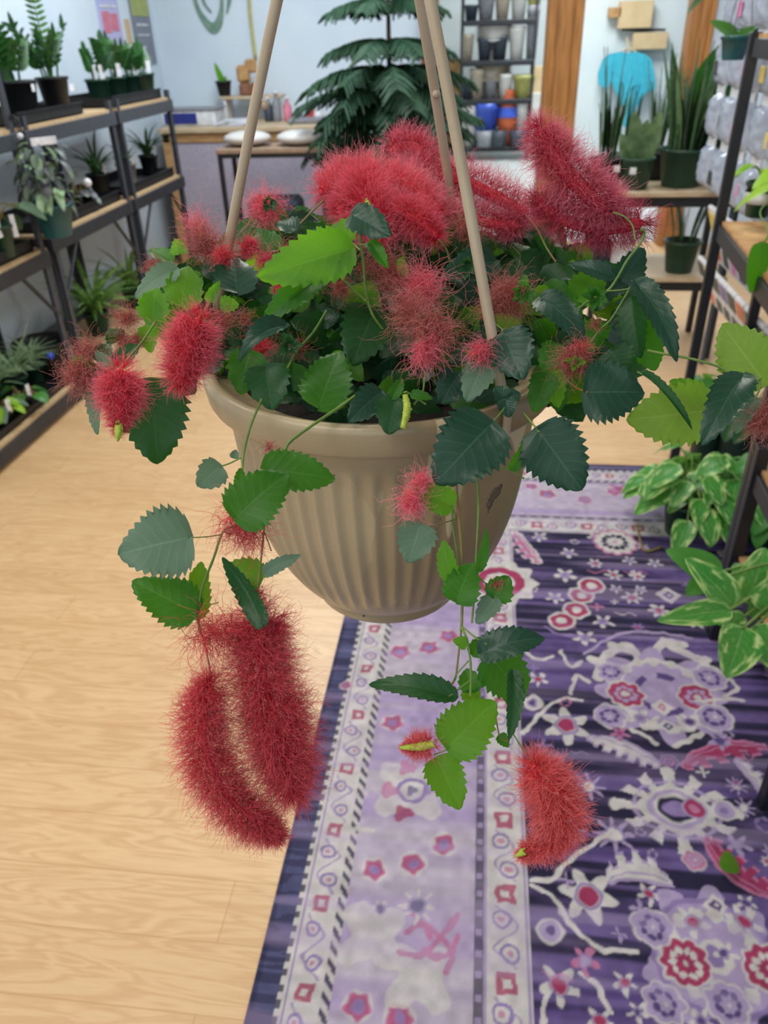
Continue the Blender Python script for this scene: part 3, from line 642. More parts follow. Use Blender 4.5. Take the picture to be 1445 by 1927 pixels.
# ================================================================== left-hand shelving: three units in a row
SX0, SX1 = -1.94, -2.36
def shelf_unit(y0, y1, levels, label, ztop=1.25, tall=None):
    t = thing('metal_shelf_unit', label, 'shelf', (SX0, y0, 0), 'black metal shelf units along the left wall')
    for x in (SX0, SX1):
        for y in (y0+.02, y1-.02):
            p = MB(); zt = tall if (tall and y > (y0+y1)/2) else ztop       # angle-iron upright
            s = 1 if x == SX0 else -1; q = 1 if y < (y0+y1)/2 else -1
            p.box((x-s*.002, y+q*.014, zt/2), (.004, .036, zt)); p.box((x-s*.018, y-q*.002, zt/2), (.036, .004, zt))
            p.build('post', MT['grey'], t, False)
    for z in levels:
        for x in (SX0+.004, SX1-.004): MB().box((x, (y0+y1)/2, z-.045), (.006, y1-y0, .062), bev=.002).build('beam', MT['grey' if z > 1 else 'grey_shade'], t, False)
        e = MB()
        for y in (y0+.004, y1-.004): e.box(((SX0+SX1)/2, y, z-.045), (abs(SX1-SX0), .006, .062))
        e.build('end_beam', MT['grey_shade'], t, False)
        MB().box(((SX0+SX1)/2, (y0+y1)/2, z-.008), (abs(SX1-SX0)-.006, y1-y0-.006, .014)).build('board', MT['ply'], t, False)
    for y, s in ((y0+.03, 1), (y1-.03, -1)): MB().tube([(SX0-.006, y, levels[1]-.30), (SX0-.006, y+s*.22, levels[1]-.07)], .009, 6).build('knee_brace', MT['grey_shade'], t, False)
    return t
shelf_unit(2.42, 3.36, (.10, .73, 1.21), 'nearest grey metal shelf unit at the left edge, with a tall upright', tall=1.62)
shelf_unit(3.40, 4.34, (.10, .77, 1.21), 'middle metal shelf unit of the row, with black pots of glossy plants on top')
shelf_unit(4.37, 5.20, (.10, .77, 1.21), 'farthest metal shelf unit, ending next to the service counter')

def tray(label, y0, y1, z, x0=-1.97, x1=-2.30, h=.045):
    mb = MB(); rect(mb, x1, x0, y0, y1, z, z+.004)
    for a in ((x1, x1+.006, y0, y1), (x0-.006, x0, y0, y1), (x1, x0, y0, y0+.006), (x1, x0, y1-.006, y1)): rect(mb, *a, z, z+h)
    for a in ((x1-.006, x1+.006, y0, y1), (x0-.006, x0+.008, y0, y1)): rect(mb, *a, z+h, z+h+.005)
    o = mb.build('plant_tray', MT['blackpot'], None, False); tag(o, label, 'tray', 'black plastic plant trays')
tray('black tray under the two big black pots on top shelf', 3.43, 4.05, 1.212)
tray('black tray under the small green pots on top shelf', 4.40, 5.12, 1.212)
tray('black tray holding plants on middle shelf of the middle unit', 3.46, 4.28, .772)
tray('black tray on middle shelf of the farthest unit', 4.42, 5.12, .772)
tray('black tray on middle shelf of the nearest unit', 2.5, 3.3, .732)
tray('black tray of low plants on the bottom shelf by the floor', 2.5, 3.34, .102, h=.03)

def yfor(px, py, x=-2.12): return onp(px, py, 0, x)[1]
# glossy plants on top
t = potted('glossy_stalk_plant', 'bushy glossy plant in the leftmost large black pot on top shelf', 'potted plant', (-2.12, yfor(50, 232), 1.22), .085, .15, MT['blackpot'])
zz_foliage(11, .26, .075, .13, 1, .06).build('foliage', MT['zz'], t, local=True); tag_part(t, (.09, -.03, .12), 1.3, .02, .03)
t = potted('glossy_stalk_plant', 'glossy plant with one tall pale shoot in a large black pot on top shelf', 'potted plant', (-2.12, yfor(112, 215), 1.22), .075, .15, MT['blackpot'])
zz_foliage(7, .23, .08, .13, 2, .05).build('foliage', MT['zz'], t, local=True)
zz_foliage(1, .36, .045, .13, 5, .02, .05, 9).build('young_shoot', MT['zzy'], t, local=True); tag_part(t, (.08, .03, .10), 1.3, .03, .03)
for k, (px, py, hh, sd, lb) in enumerate(((190, 192, .22, 3, 'small green pot with a leaning glossy stalk, first in the green pot row'), (222, 188, .24, 4, 'small green pot of glossy leaves, second in the green pot row'), (252, 180, .25, 7, 'small green pot with white label, third in the green pot row'), (276, 175, .2, 8, 'small green pot at the shelf end, last in the green pot row'))):
    t = potted('glossy_stalk_plant', lb, 'potted plant', (-2.10, yfor(px, py, -2.10), 1.22), .062, .12, MT['greenpot'], 'small green pots on the top shelf')
    zz_foliage(4, hh*.8, .07, .1, sd, .03).build('foliage', MT['zz'], t, local=True)
    for j in range(2): tag_part(t, (.045-.05*j, -.02+.03*j, .15), .9+.5*j, .028, .07)
# middle level
for px, py, L_, n, lb, sd in ((190, 362, .3, 26, 'dark grassy plant in a black pot on the middle shelf', 21), (243, 345, .16, 16, 'short grassy plant in a beige pot behind the shelf upright', 22), (285, 332, .3, 34, 'dense grassy plant in a black pot at the far end of middle shelf', 23)):
    t = potted('spider_plant', lb, 'potted plant', (-2.12, yfor(px, py), .785), .06, .11, MT['blackpot'] if sd != 22 else MT['beige_clay'])
    strap_foliage(n, L_, .016, .1, sd, .7, .9).build('foliage', MT['spiderd'], t, local=True); tag_part(t, (.05, 0, .13), 1.1, .02, .06)
t = potted('small_plant', 'low dark plant with round white tag on middle shelf', 'potted plant', (-2.05, yfor(150, 375, -2.05), .785), .07, .08, MT['blackpot'])
st, lv = heart_cluster(10, .08, .04, .07, 31); st.build('stems', MT['stemr'], t, local=True)
mm = MB(); [mm.V.append(x.V[0]) or mm.Fq.append(x.Fq[0]+mm.n) or mm.UV.append(x.UV[0]) or mm.MI.append(0) or setattr(mm, 'n', mm.n+x.n) for x in lv]; mm.build('foliage', MT['trad'], t, local=True)
MB().ball((.06, 0, .12), .022, 10).build('plant_tag', MT['tagw'], t, local=True)
def merge(lst):
    mm = MB()
    for x in lst:
        for v, f, uv, mi in zip(x.V, x.Fq, x.UV, x.MI): mm.V.append(v); mm.Fq.append(f+mm.n); mm.UV.append(uv); mm.MI.append(mi)
        mm.n += x.n
    return mm
# nearest unit: green pot with a label and a leaf
t = potted('foliage_plant', 'dark green pot with long grey leaf and white tags at left edge', 'potted plant', (-2.0, yfor(8, 480, -2.0), .745), .06, .13, MT['greenpot'])
st, lv = heart_cluster(9, .17, .085, .12, 33, .2, .9); st.build('stems', MT['stemr'], t, local=True); merge(lv).build('foliage', MT['l_gry'], t, local=True)
tag_part(t, (.06, .03, .12), .5, .02, .09); tag_part(t, (.04, -.05, .12), 1.5, .03, .06)
# hanging teal pot with trailing purple foliage
hp = onp(110, 444, 0, -1.85)
t = thing('hanging_plant', 'small teal hanging pot with trailing purple leaves before the left shelf', 'hanging plant', hp)
pot_mb(.088, .06, .135).build('pot', MT['tealpot'], t, local=True); MB().disc((0, 0, .118), .08).build('soil', MT['soil'], t, local=True)
hk = MB()
for a in (.3, 2.4, 4.5): hk.tube(bez([(.085*math.cos(a), .085*math.sin(a), .13), (.05*math.cos(a), .05*math.sin(a), .30), (-.06, 0, .44)], 6), .0022, 6)
hk.tube(bez([(-.06, 0, .44), (-.055, 0, .46), (-.08, 0, .475), (-.085, 0, .455)], 5), .004, 6)
hk.build('hanger', MT['blackpot'], t, local=True)
r = np.random.default_rng(8); mb = MB(); mb2 = MB()
for k in range(100):
    a = r.random()*2*PI; d = np.array([math.cos(a), math.sin(a), 0]); z0 = .12+.26*r.random(); rr = .03+.08*r.random()
    p = d*rr+np.array([0, 0, z0]); tp = p+(d*.5+np.array([0, 0, -1.0+1.2*r.random()]))*(.08+.04*r.random())
    leaf(mb if k % 3 else mb2, p, tp, d+np.array([0, 0, .4]), .034, .3, .1, 7, 2, cord=0, shape=.75)
for k in range(9):
    a = r.random()*2*PI; d = np.array([math.cos(a), math.sin(a), 0]); mb.tube(bez([(0, 0, .11), d*.06+np.array([0, 0, .2+.1*r.random()]), d*.12+np.array([0, 0, .08+.2*r.random()])], 6), .003, 5)
mb.build('purple_foliage', MT['trad'], t, local=True); mb2.build('green_foliage', MT['pale_leaf'], t, local=True)
MB().box((.02, .03, .375), (.11, .003, .03), rz=.9, bev=.001).build('plant_tag', MT['tagw'], t, False, local=True)
MB().ball((-.05, -.02, .40), .013).build('round_tag', MT['tagw'], t, local=True)
# bottom level
for px, py, L_, w, n, m_, lb, sd in ((195, 640, .40, .022, 70, 'spider', 'large bright spider plant on the bottom shelf of the middle unit', 41), (255, 560, .40, .018, 44, 'spider', 'spider plant farther back on the bottom shelf', 42),
                                      (10, 770, .24, .010, 60, 'pale_leaf', 'pale wispy plant at the left edge of the bottom shelf', 43), (45, 745, .22, .010, 60, 'pale_leaf', 'pale wispy plant beside the black tub on the bottom shelf', 44), (75, 725, .18, .012, 40, 'pale_leaf', 'small pale plant in front of the black tub', 45)):
    y = yfor(px, py); t = potted('spider_plant' if m_ == 'spider' else 'wispy_plant', lb, 'potted plant', (-2.13, y, .11), .07 if m_ == 'spider' else .05, .12 if m_ == 'spider' else .09, MT['greenpot'])
    strap_foliage(n, L_, w, .1, sd, .95, .95).build('foliage', MT[m_], t, local=True)
for px, py, lb, sd, mt_ in ((20, 830, 'low silvery plant at the front edge of the bottom shelf', 51, 'l_gry'), (5, 790, 'small lime plant at the left picture edge on bottom shelf', 52, 'lime'), (55, 800, 'small dark plant with beige tag on the bottom shelf', 53, 'pothos')):
    t = potted('small_plant', lb, 'potted plant', (-2.02, yfor(px, py, -2.02), .11), .045, .07, MT['blackpot'])
    st, lv = heart_cluster(14, .09, .045, .06, sd, .1, .6); st.build('stems', MT['stemr'], t, local=True); merge(lv).build('foliage', MT[mt_], t, local=True); tag_part(t, (.045, 0, .09), 1.2, .02, .06)
y = yfor(105, 700)
t = thing('black_tub', 'black plastic tub with blue cap lying on bottom shelf', 'tub', (-2.16, y, .11))
MB().lathe([(.001, 0), (.11, 0), (.13, .1), (.135, .14), (.14, .145), (.13, .15), (.12, .12), (.1, .02), (.001, .02)]).build('tub', MT['blackpot'], t, local=True)
MB().ball((.12, -.14, .12), .018).build('cap', mat('blue_cap', (60, 96, 230), .4), t, local=True)
c0 = onp(28, 556, 0, -2.47); c1 = onp(52, 590, 0, -2.46); c2 = onp(40, 650, 0, -2.4)
o = MB().tube(bez([(-2.485, c0[1], c0[2]+.2), c0, c1, c2, (-2.42, c2[1], .03)], 8), .006, 8).build('power_cord', MT['white'], None); tag(o, 'white power cord hanging down the grey wall behind the left shelf', 'cord')

# ================================================================== posters and painted logo
def wallposter(name, y0, y1, z0, z1, m, label, extra):
    t = thing(name, label, 'poster', (-2.49, (y0+y1)/2, z0)); MB().box((-2.495, (y0+y1)/2, (z0+z1)/2), (.008, y1-y0, z1-z0)).build('sheet', m, t, False)
    for (a, b, c, d, mm, nm) in extra: MB().box((-2.489, y0+(y1-y0)*(a+b)/2, (c+d)/2), (.004, (y1-y0)*(b-a), d-c), bev=.001).build(nm, mm, t, False)
wallposter('poster', 5.62, 5.95, 1.42, 2.15, MT['lilac'], 'lilac poster with red and pink print on the left wall', [(.12, .45, 1.56, 1.68, MT['pinkp'], 'printed_heart'), (.5, .85, 1.57, 1.67, MT['pinkp'], 'printed_block'), (.1, .9, 1.70, 1.715, MT['paper'], 'printed_line')])
wallposter('poster', 6.15, 6.5, 1.36, 2.15, MT['greyp'], 'narrow grey poster with yellow top beside the wall corner', [(.05, .95, 1.66, 1.85, MT['yelp'], 'yellow_block'), (.2, .8, 1.60, 1.615, MT['paper'], 'printed_line'), (.2, .8, 1.54, 1.55, MT['paper'], 'printed_line'), (.15, .5, 1.46, 1.475, MT['paper'], 'printed_line')])
t = MB().box((-2.494, 6.06, 1.56), (.008, .07, .16)).build('note_card', MT['card'], None, False); tag(t, 'small beige card between the two posters', 'card')
t = thing('painted_logo', 'sage green curved logo lettering painted on the far wall', 'logo', onp(400, 50, 1, FY-.002))
def stroke(pts, w, nm):
    P = bez([onp(a, b, 1, FY-.004) for a, b in pts], 8); ww = np.interp(np.linspace(0, 1, len(P)), np.linspace(0, 1, len(w)), w)
    mb = MB(); T = np.gradient(P, axis=0); T /= np.linalg.norm(T, axis=1)[:, None]; S = np.cross(T, [0, 1, 0])
    for off, rev in ((0, 1),): 
        v = np.stack([P-S*ww[:, None]/2, P+S*ww[:, None]/2, P-S*ww[:, None]/2+[0, -.006, 0], P+S*ww[:, None]/2+[0, -.006, 0]], 1).reshape(-1, 3)
        m = len(P); i = np.arange(m*4).reshape(m, 4); f = np.concatenate([np.stack([i[:-1, 2], i[:-1, 3], i[1:, 3], i[1:, 2]], -1), np.stack([i[:-1, 0], i[:-1, 2], i[1:, 2], i[1:, 0]], -1), np.stack([i[:-1, 3], i[:-1, 1], i[1:, 1], i[1:, 3]], -1)])
        mb.add(v, f)
    mb.build(nm, MT['sage'], t, False)
stroke([(366, -60), (364, -20), (372, 15), (388, 42), (402, 53), (412, 42), (417, 15), (416, -20), (408, -60)], [.02, .025, .03, .05, .075, .055, .03, .022, .02], 'letter_stroke')
stroke([(378, -20), (384, 5), (398, 24)], [.018, .02, .012], 'letter_stroke')
stroke([(434, -60), (432, -5), (427, 26)], [.02, .035, .012], 'letter_stroke')
a, b = onp(467, -60, 1, FY-.01), onp(481, 112, 1, FY-.01)
o = MB().tube(bez([a, onp(470, 20, 1, FY-.01), b], 6), .014, 6).build('yellow_tube', MT['ylw'], None); tag(o, 'pale yellow tube running down the far wall above the counter', 'tube')

# ================================================================== counter, table, things on them
t = thing('service_counter', 'wood framed counter with lavender fabric front against the far wall', 'counter', (-1.66, 5.9, 0))
MB().box((-1.665, 6.22, .955), (1.34, .68, .035), bev=.005).build('countertop', MT['pale_wood'], t, False)
MB().box((-1.665, 5.925, .53), (1.19, .02, .78)).build('fabric_panel', MT['lav'], t, False)
MB().box((-1.08, 6.2, .5), (.02, .5, .86)).build('fabric_panel', MT['lav'], t, False)
for x in (-2.29, -1.05):
    for y in (5.93, 6.5): MB().box((x, y, .47), (.06, .05, .935), bev=.004).build('leg', MT['oak'], t, False)
MB().box((-1.665, 5.92, .905), (1.3, .03, .06), bev=.003).build('apron', MT['oak'], t, False); MB().box((-1.665, 5.92, .1), (1.2, .03, .05), bev=.003).build('rail', MT['oak'], t, False)
ZC = .9735
t = thing('packing_box', 'flat white box with a dark blue front on the counter', 'box', (-2.13, 6.02, ZC))
MB().box((-2.13, 6.12, ZC+.05), (.40, .24, .1), bev=.006).build('carton', MT['white'], t, False); MB().box((-2.19, 5.996, ZC+.05), (.24, .006, .07), bev=.001).build('blue_label', MT['blue'], t, False); MB().box((-2.13, 6.12, ZC+.106), (.42, .26, .01), bev=.003).build('lid', MT['grey_clay'], t, False)
mb = MB()
for k in range(5): mb.box((-1.82+.01*k, 6.03+.006*k, ZC+.004+.007*k), (.24-.01*k, .17, .006), rz=.15*k-.2)
o = mb.build('paper_stack', MT['paper'], None, False); tag(o, 'loose white papers beside the blue box on the counter', 'paper')
t = thing('wooden_riser', 'small pale wooden riser shelf on the counter', 'riser', (-1.78, 6.4, ZC))
MB().box((-1.75, 6.42, ZC+.155), (.46, .2, .02), bev=.003).build('shelf_top', MT['pale_wood'], t, False)
for x in (-1.95, -1.56): MB().box((x, 6.42, ZC+.072), (.02, .18, .143)).build('side_panel', MT['white'], t, False)
zr = ZC+.166
t = potted('small_plant', 'black pot with one upright green leaf on the wooden riser', 'potted plant', (onp(422, 170, 1, 6.4)[0], 6.4, zr), .058, .10, MT['blackpot'])
mb = MB(); leaf(mb, (0, 0, .08), (-.05, 0, .22), (0, -1, .2), .05, .2, .03, 10, 3); leaf(mb, (0, 0, .08), (.03, 0, .13), (0, -1, .2), .03, .2, .03, 10, 3); mb.build('foliage', MT['l_bri'], t, local=True)
t = thing('paper_craft', 'crumpled brown paper figure on the wooden riser', 'craft', (onp(468, 165, 1, 6.4)[0], 6.4, zr)); cx = t.location.x
mb = MB().box((cx-.03, 6.4, zr+.14), (.1, .05, .12), rz=.4, bev=.02); mb.box((cx+.03, 6.41, zr+.19), (.09, .05, .09), rz=-.3, bev=.015); mb.build('paper_body', MT['dcard'], t, False); MB().box((cx, 6.4, zr+.04), (.13, .09, .08), bev=.012).build('base_block', MT['post2'], t, False)
for k, (px, py, h, m_, lb) in enumerate(((505, 208, .16, 'dark_clay', 'dark bottle on the counter behind the basket wire'), (521, 208, .2, 'grey_clay', 'tall grey bottle on the counter'), (541, 208, .16, 'pinkp', 'pink and white bottle on the counter'), (560, 210, .09, 'navy', 'low navy jar on the counter'), (583, 208, .12, 'red', 'small red bottle on the counter'), (598, 208, .08, 'white', 'small white cup near the counter end'))):
    x = onp(px, py, 1, 6.25)[0]; t = thing('bottle', lb, 'bottle', (x, 6.25, ZC), 'bottles and jars on the counter')
    MB().lathe([(.001, 0), (.03, 0), (.032, .01), (.032, h*.6), (.014, h*.75), (.013, h*.9)]).build('body', MT[m_], t, local=True); MB().lathe([(.016, h*.88), (.017, h*.88), (.017, h), (.001, h)]).build('cap', MT['white'], t, local=True)
o = MB().box((-1.25, 6.15, ZC+.015), (.34, .26, .028), rz=.1, bev=.006).build('ledger', MT['grey_clay'], None, False); tag(o, 'grey ledger lying flat on the counter near the pine', 'book')
t = thing('side_table', 'slim black framed table with wood top in front of the counter', 'table', (-1.35, 5.2, 0))
MB().box((-1.35, 5.36, .895), (.70, .34, .028), bev=.004).build('tabletop', MT['taupe'], t, False)
for x in (-1.68, -1.02):
    for y in (5.21, 5.51): MB().box((x, y, .44), (.026, .026, .88)).build('leg', MT['black'], t, False)
MB().box((-1.35, 5.205, .868), (.68, .02, .025)).build('rail', MT['black'], t, False)
MB().box((-1.35, 5.36, .40), (.66, .30, .02)).build('lower_shelf', MT['black'], t, False)
for k, x in enumerate((-1.53, -1.18)):
    o = MB().ball((x, 5.36, .954), .15, 16, sc=(1.05, .9, .30)).build('cushion', MT['grey_clay' if k > 5 else 'white_clay'], None); tag(o, ('off-white cushion on the slim table, the one nearer the shelves', 'off-white cushion on the slim table, the one nearer the pine')[k], 'cushion', 'cushions on the slim table')
o = MB().box((-1.38, 5.37, .505), (.34, .24, .18), bev=.03).build('storage_bin', MT['navy'], None, False); tag(o, 'dark blue grey bin on the lower shelf of the slim table', 'bin')

# norfolk pine
t = thing('norfolk_pine', 'tall dark green tiered pine beside the counter', 'tree', (-.60, 5.36, 0))
pot_mb(.17, .13, .3).build('pot', MT['greenpot'], t, local=True)
MB().tube([(0, 0, .2), (.005, 0, 1.2), (.01, 0, 2.35)], (.022, .016, .006), 8).build('trunk', MT['bark'], t, local=True)
r = np.random.default_rng(5)
zs = [.60, .72, .84, .94, 1.04, 1.13, 1.22, 1.32, 1.46, 1.66, 1.9, 2.15]; Rs = [.36, .40, .43, .45, .47, .48, .48, .45, .40, .33, .25, .16]
for z, R_ in zip(zs, Rs):
    mb = MB(); nb = 9 if z < 1.4 else 7
    for k in range(nb):
        a = 2*PI*k/nb+r.random()*.4+z; d = np.array([math.cos(a), math.sin(a), 0]); s = np.cross(d, [0, 0, 1]); u = np.linspace(0, 1, 8)[:, None]
        RR = R_*(.85+.3*r.random()); P = np.array([0, 0, z])+d*RR*u+np.array([0, 0, 1])*RR*(.26*u-.42*u*u)
        mb.tube(P, np.linspace(.005, .002, 8), 4, cap=False)
        for j in range(15):
            q = .16+.84*j/14; i = q*7; i0 = min(6, int(i)); p = P[i0]*(1-(i-i0))+P[i0+1]*(i-i0)
            for sg in (-1, 1):
                tl = RR*.42*(1.1-q*.55)*(.8+.3*r.random()); e = p+(s*sg*.75+d*.6+np.array([0, 0, -.45-.3*r.random()]))*tl
                mb.tube([p, (p+e)/2+np.array([0, 0, .012]), e], (.009, .011, .005), 4, cap=False)
    mb.build('branch_tier', MT['pine'], t, local=True)

# ================================================================== far room: black rack of pots
EY = 11.5
lev = [onp(930, py, 1, EY)[2] for py in (276, 187, 114, 37, -36)]
t = thing('pot_rack', 'black metal rack of ceramic pots in the back room', 'shelf', (.12, EY, 0)); ex0, ex1 = -.34, .58
for x in (ex0, ex1):
    for y in (EY, EY+.45): MB().box((x, y, 1.2), (.03, .03, 2.4)).build('post', MT['black'], t, False)
for z in lev: MB().box(((ex0+ex1)/2, EY+.22, z-.03), (ex1-ex0, .48, .06), bev=.006).build('shelf_board', MT['black'], t, False)
rows = {0: [(884, 34, 60, 'white_clay', 'white'), (915, 48, 62, 'cobalt', 'cobalt blue'), (955, 40, 80, 'terracotta', 'terracotta'), (982, 22, 70, 'white_clay', 'slim white')],
        1: [(878, 26, 26, 'dark_clay', 'charcoal'), (896, 26, 42, 'beige_clay', 'beige'), (922, 24, 38, 'grey_clay', 'pale grey'), (949, 26, 34, 'white_clay', 'off-white'), (983, 40, 32, 'olive_glass', 'yellow green')],
        2: [(876, 24, 36, 'beige_clay', 'beige'), (908, 26, 30, 'dark_clay', 'dark slate'), (936, 26, 32, 'dark_clay', 'slate blue'), (966, 28, 44, 'white_clay', 'white'), (993, 22, 70, 'grey_clay', 'tall pale grey')],
        3: [(882, 24, 20, 'dark_clay', 'short charcoal'), (908, 30, 32, 'grey_clay', 'pale grey'), (937, 26, 30, 'beige_clay', 'beige'), (966, 28, 32, 'white_clay', 'white'), (993, 24, 34, 'olive_glass', 'cream')]}
rown = ['bottom', 'third', 'second', 'top']
for k, row in rows.items():
    for (px, w, h, m_, cn) in row:
        z = lev[k]; x = onp(px, 200, 1, EY+.12)[0]; sc_ = 12.0/1443; r1 = w*sc_/2*.9; hh = h*sc_*1.0
        t = thing('ceramic_pot', f'{cn} pot on the {rown[k]} visible shelf of the black rack', 'pot', (x, EY+.12, z+.001), 'ceramic pots on the black rack')
        if m_ == 'terracotta':
            MB().lathe([(.001, 0), (r1*.55, 0), (r1*.9, hh*.45), (r1*.75, hh*.75), (r1*.55, hh*.95), (r1*.6, hh), (r1*.5, hh), (r1*.4, hh*.8), (.001, hh*.8)]).build('body', MT[m_], t, local=True); MB().lathe([(r1*.96, hh*.52), (r1*.86, hh*.7)]).build('blue_glaze_band', MT['cobalt'], t, local=True)
        else: MB().lathe([(.001, 0), (r1*.72, 0), (r1*.95, hh*.85), (r1, hh*.86), (r1, hh), (r1*.9, hh), (r1*.84, hh*.8), (.001, hh*.75)]).build('body', MT[m_], t, local=True)
for k, (px, w, h, m_, cn) in enumerate(((925, 70, 14, 'white_clay', 'stack of pale saucers at the back of second shelf'), (925, 74, 18, 'beige_clay', 'stack of beige saucers at the back of third shelf'))):
    z = lev[2-k]; x = onp(px, 200, 1, EY+.36)[0]; mb = MB()
    for j in range(6): mb.lathe([(.001, .2+j*.035), (.2, .2+j*.035), (.25, .23+j*.035), (.24, .235+j*.035), (.19, .21+j*.035), (.001, .21+j*.035)], (x, EY+.26, z), 24)
    mb.box((x, EY+.33, z+.10), (.3, .2, .197)); o = mb.build('saucer_stack', MT[m_], None, False); tag(o, cn, 'saucers')
for k, (px, m_, lb) in enumerate(((938, 'dark_clay', 'dark slate bowl at the front of the bottom rack shelf'), (975, 'dark_clay', 'second dark slate bowl at the front of the bottom rack shelf'), (912, 'grey_clay', 'small grey bowl at the front of the bottom rack shelf'))):
    x = onp(px, 250, 1, EY)[0]; t = MB().lathe([(.001, 0), (.1, 0), (.12, .2), (.11, .2), (.09, .03), (.001, .03)], (x, EY+.0, lev[0]+.002)).build('bowl', MT[m_], None); tag(t, lb, 'bowl', 'bowls on the bottom rack shelf')

# cartons and t-shirt on the partition
def carton(px0, py0, px1, py1, lb, Y=10.0, dp=.12, m_='card'):
    a = onp(px0, py0, 1, Y); b = onp(px1, py1, 1, Y); o = MB().box(((a[0]+b[0])/2, Y+dp/2, (a[2]+b[2])/2), (abs(b[0]-a[0]), dp, abs(a[2]-b[2])), bev=.004).build('cardboard_sign', MT[m_], None, False); tag(o, lb, 'sign')
carton(1168, 2, 1225, 52, 'upper square cardboard sign hung on the back room partition')
carton(1193, 62, 1254, 92, 'wide lower cardboard sign above the turquoise shirt')
carton(1147, 14, 1168, 33, 'small beige cardboard tag beside the upper sign', m_='dcard')
mb = MB(); rr = onp(1170, 56, 1, 10.05); r2 = onp(1252, 56, 1, 10.05); mb.tube([rr, r2], .012, 8); o = mb.build('wall_rail', MT['grey'], None); tag(o, 'thin metal rail on the partition between the cardboard signs', 'rail')
def cloth(name, pts, Y, th, m, par=None, n=2):
    import bmesh
    bm = bmesh.new(); vs_ = [bm.verts.new(onp(a, b, 1, Y)) for a, b in pts]; f = bm.faces.new(vs_)
    g = bmesh.ops.extrude_face_region(bm, geom=[f]); nv = [e for e in g['geom'] if isinstance(e, bmesh.types.BMVert)]
    for q in nv: q.co.y += th
    bmesh.ops.recalc_face_normals(bm, faces=bm.faces); me = bpy.data.meshes.new(name); org = Vector(par['_org']) if par else Vector((0, 0, 0))
    for q in bm.verts: q.co -= org
    bmesh.ops.triangulate(bm, faces=bm.faces); bm.to_mesh(me); bm.free(); me.materials.append(m); o = bpy.data.objects.new(name, me); COL.objects.link(o)
    if par: o.parent = par; o['_org'] = par['_org']
    return o
t = thing('hanging_shirt', 'turquoise shirt hanging on the partition in the back room', 'shirt', onp(1185, 240, 1, 9.95))
cloth('shirt_body', [(1150, 102), (1170, 97), (1182, 101), (1196, 97), (1215, 103), (1222, 140), (1226, 165), (1210, 180), (1205, 198), (1172, 200), (1160, 175), (1150, 150)], 9.95, .10, MT['turq'], t)
cloth('sleeve', [(1150, 101), (1136, 112), (1127, 140), (1128, 160), (1142, 168), (1150, 150), (1153, 120)], 9.93, .12, MT['turq'], t)
cloth('sleeve', [(1214, 102), (1226, 112), (1232, 140), (1234, 165), (1226, 175), (1218, 165), (1212, 130)], 9.93, .12, MT['turq'], t)
cloth('shirt_tail', [(1180, 172), (1204, 176), (1198, 200), (1188, 232), (1176, 240), (1170, 232), (1180, 205)], 9.9, .08, MT['turq'], t)
hk = MB(); c = onp(1182, 100, 1, 9.98); hk.tube(bez([onp(1155, 108, 1, 10.0), onp(1182, 92, 1, 10.0), onp(1212, 108, 1, 10.0)], 6), .01, 6); hk.tube([onp(1182, 93, 1, 10.0), onp(1180, 70, 1, 10.03)], .01, 6); hk.build('hanger', MT['pale_wood'], t)
sheet = mat('translucent_sheet', (186, 210, 228), .3, (206, 226, 240), 6, trans=.3, stretch=(12, 1, .5))
P = []
for k in range(25):
    x = 1.95+k*.045; P.append((x, 9.3+.03*math.sin(k*1.7), 0))
mb = MB(); v = []; 
for p in P: v += [(p[0], p[1], .05), (p[0], p[1], 2.85)]
i = np.arange(len(P)-1)*2; mb.add(v, np.stack([i, i+2, i+3, i+1], -1)); v2 = np.array(v)+[0, .006, 0]; mb.add(v2, np.stack([i, i+1, i+3, i+2], -1))
o = mb.build('plastic_curtain', sheet, None); tag(o, 'pale blue plastic sheet curtain behind the second wooden post', 'curtain')
# boxes low in the back room
for (px, py, w, h, m_, lb, Y) in ((1012, 150, .12, .3, 'card', 'tan carton stacked beside the black rack', 11.7), (1010, 215, .16, .5, 'white_clay', 'tall white box standing beside the black rack', 11.6), (850, 150, .3, .5, 'dcard', 'brown carton seen between wires and rack', 12.4)):
    p = onp(px, py, 1, Y); o = MB().box((p[0], Y+.1, (p[2]+h/2)/2), (w, .2, p[2]+h/2), bev=.006).build('carton', MT[m_], None, False); tag(o, lb, 'box')
o = MB().box((1.3, 7.6, .02), (.5, .5, .035), bev=.01).build('white_mat', MT['white'], None, False); tag(o, 'white mat on the pale floor beyond the posts', 'mat')

# ================================================================== bench with snake plants
BY0, BY1 = 4.0, 4.5
t = thing('plant_bench', 'two level bench with pale boards holding green pots', 'bench', (.9, BY0, 0)); bx0, bx1 = .56, 1.22
for z in (.83, .43):
    MB().box(((bx0+bx1)/2, (BY0+BY1)/2, z-.012), (bx1-bx0, BY1-BY0, .024), bev=.003).build('board', MT['pale_wood'], t, False)
    MB().box(((bx0+bx1)/2, BY0+.03, z-.05), (bx1-bx0-.02, .02, .045)).build('rail', MT['black'], t, False)
for x in (bx0+.02, bx1-.02):
    for y in (BY0+.04, BY1-.04): MB().box((x, y, .403), (.03, .03, .806)).build('leg', MT['black'], t, False)
def bench_pot(px, z, r1, h, lb, Y, grp=None, potm='greenpot'):
    x = onp(px, 345, 1, Y)[0]; return potted('snake_plant', lb, 'potted plant', (x, Y, z+.001), r1, h, MT[potm], grp)
t = bench_pot(1278, .83, .115, .17, 'big green pot of tall snake plant leaves on the bench', 4.16); snake_foliage(30, .46, .052, .14, 61, .085, .2).build('foliage', MT['snake'], t, local=True); snake_foliage(7, .38, .04, .14, 62, .085, .26).build('pale_foliage', MT['snakey'], t, local=True)
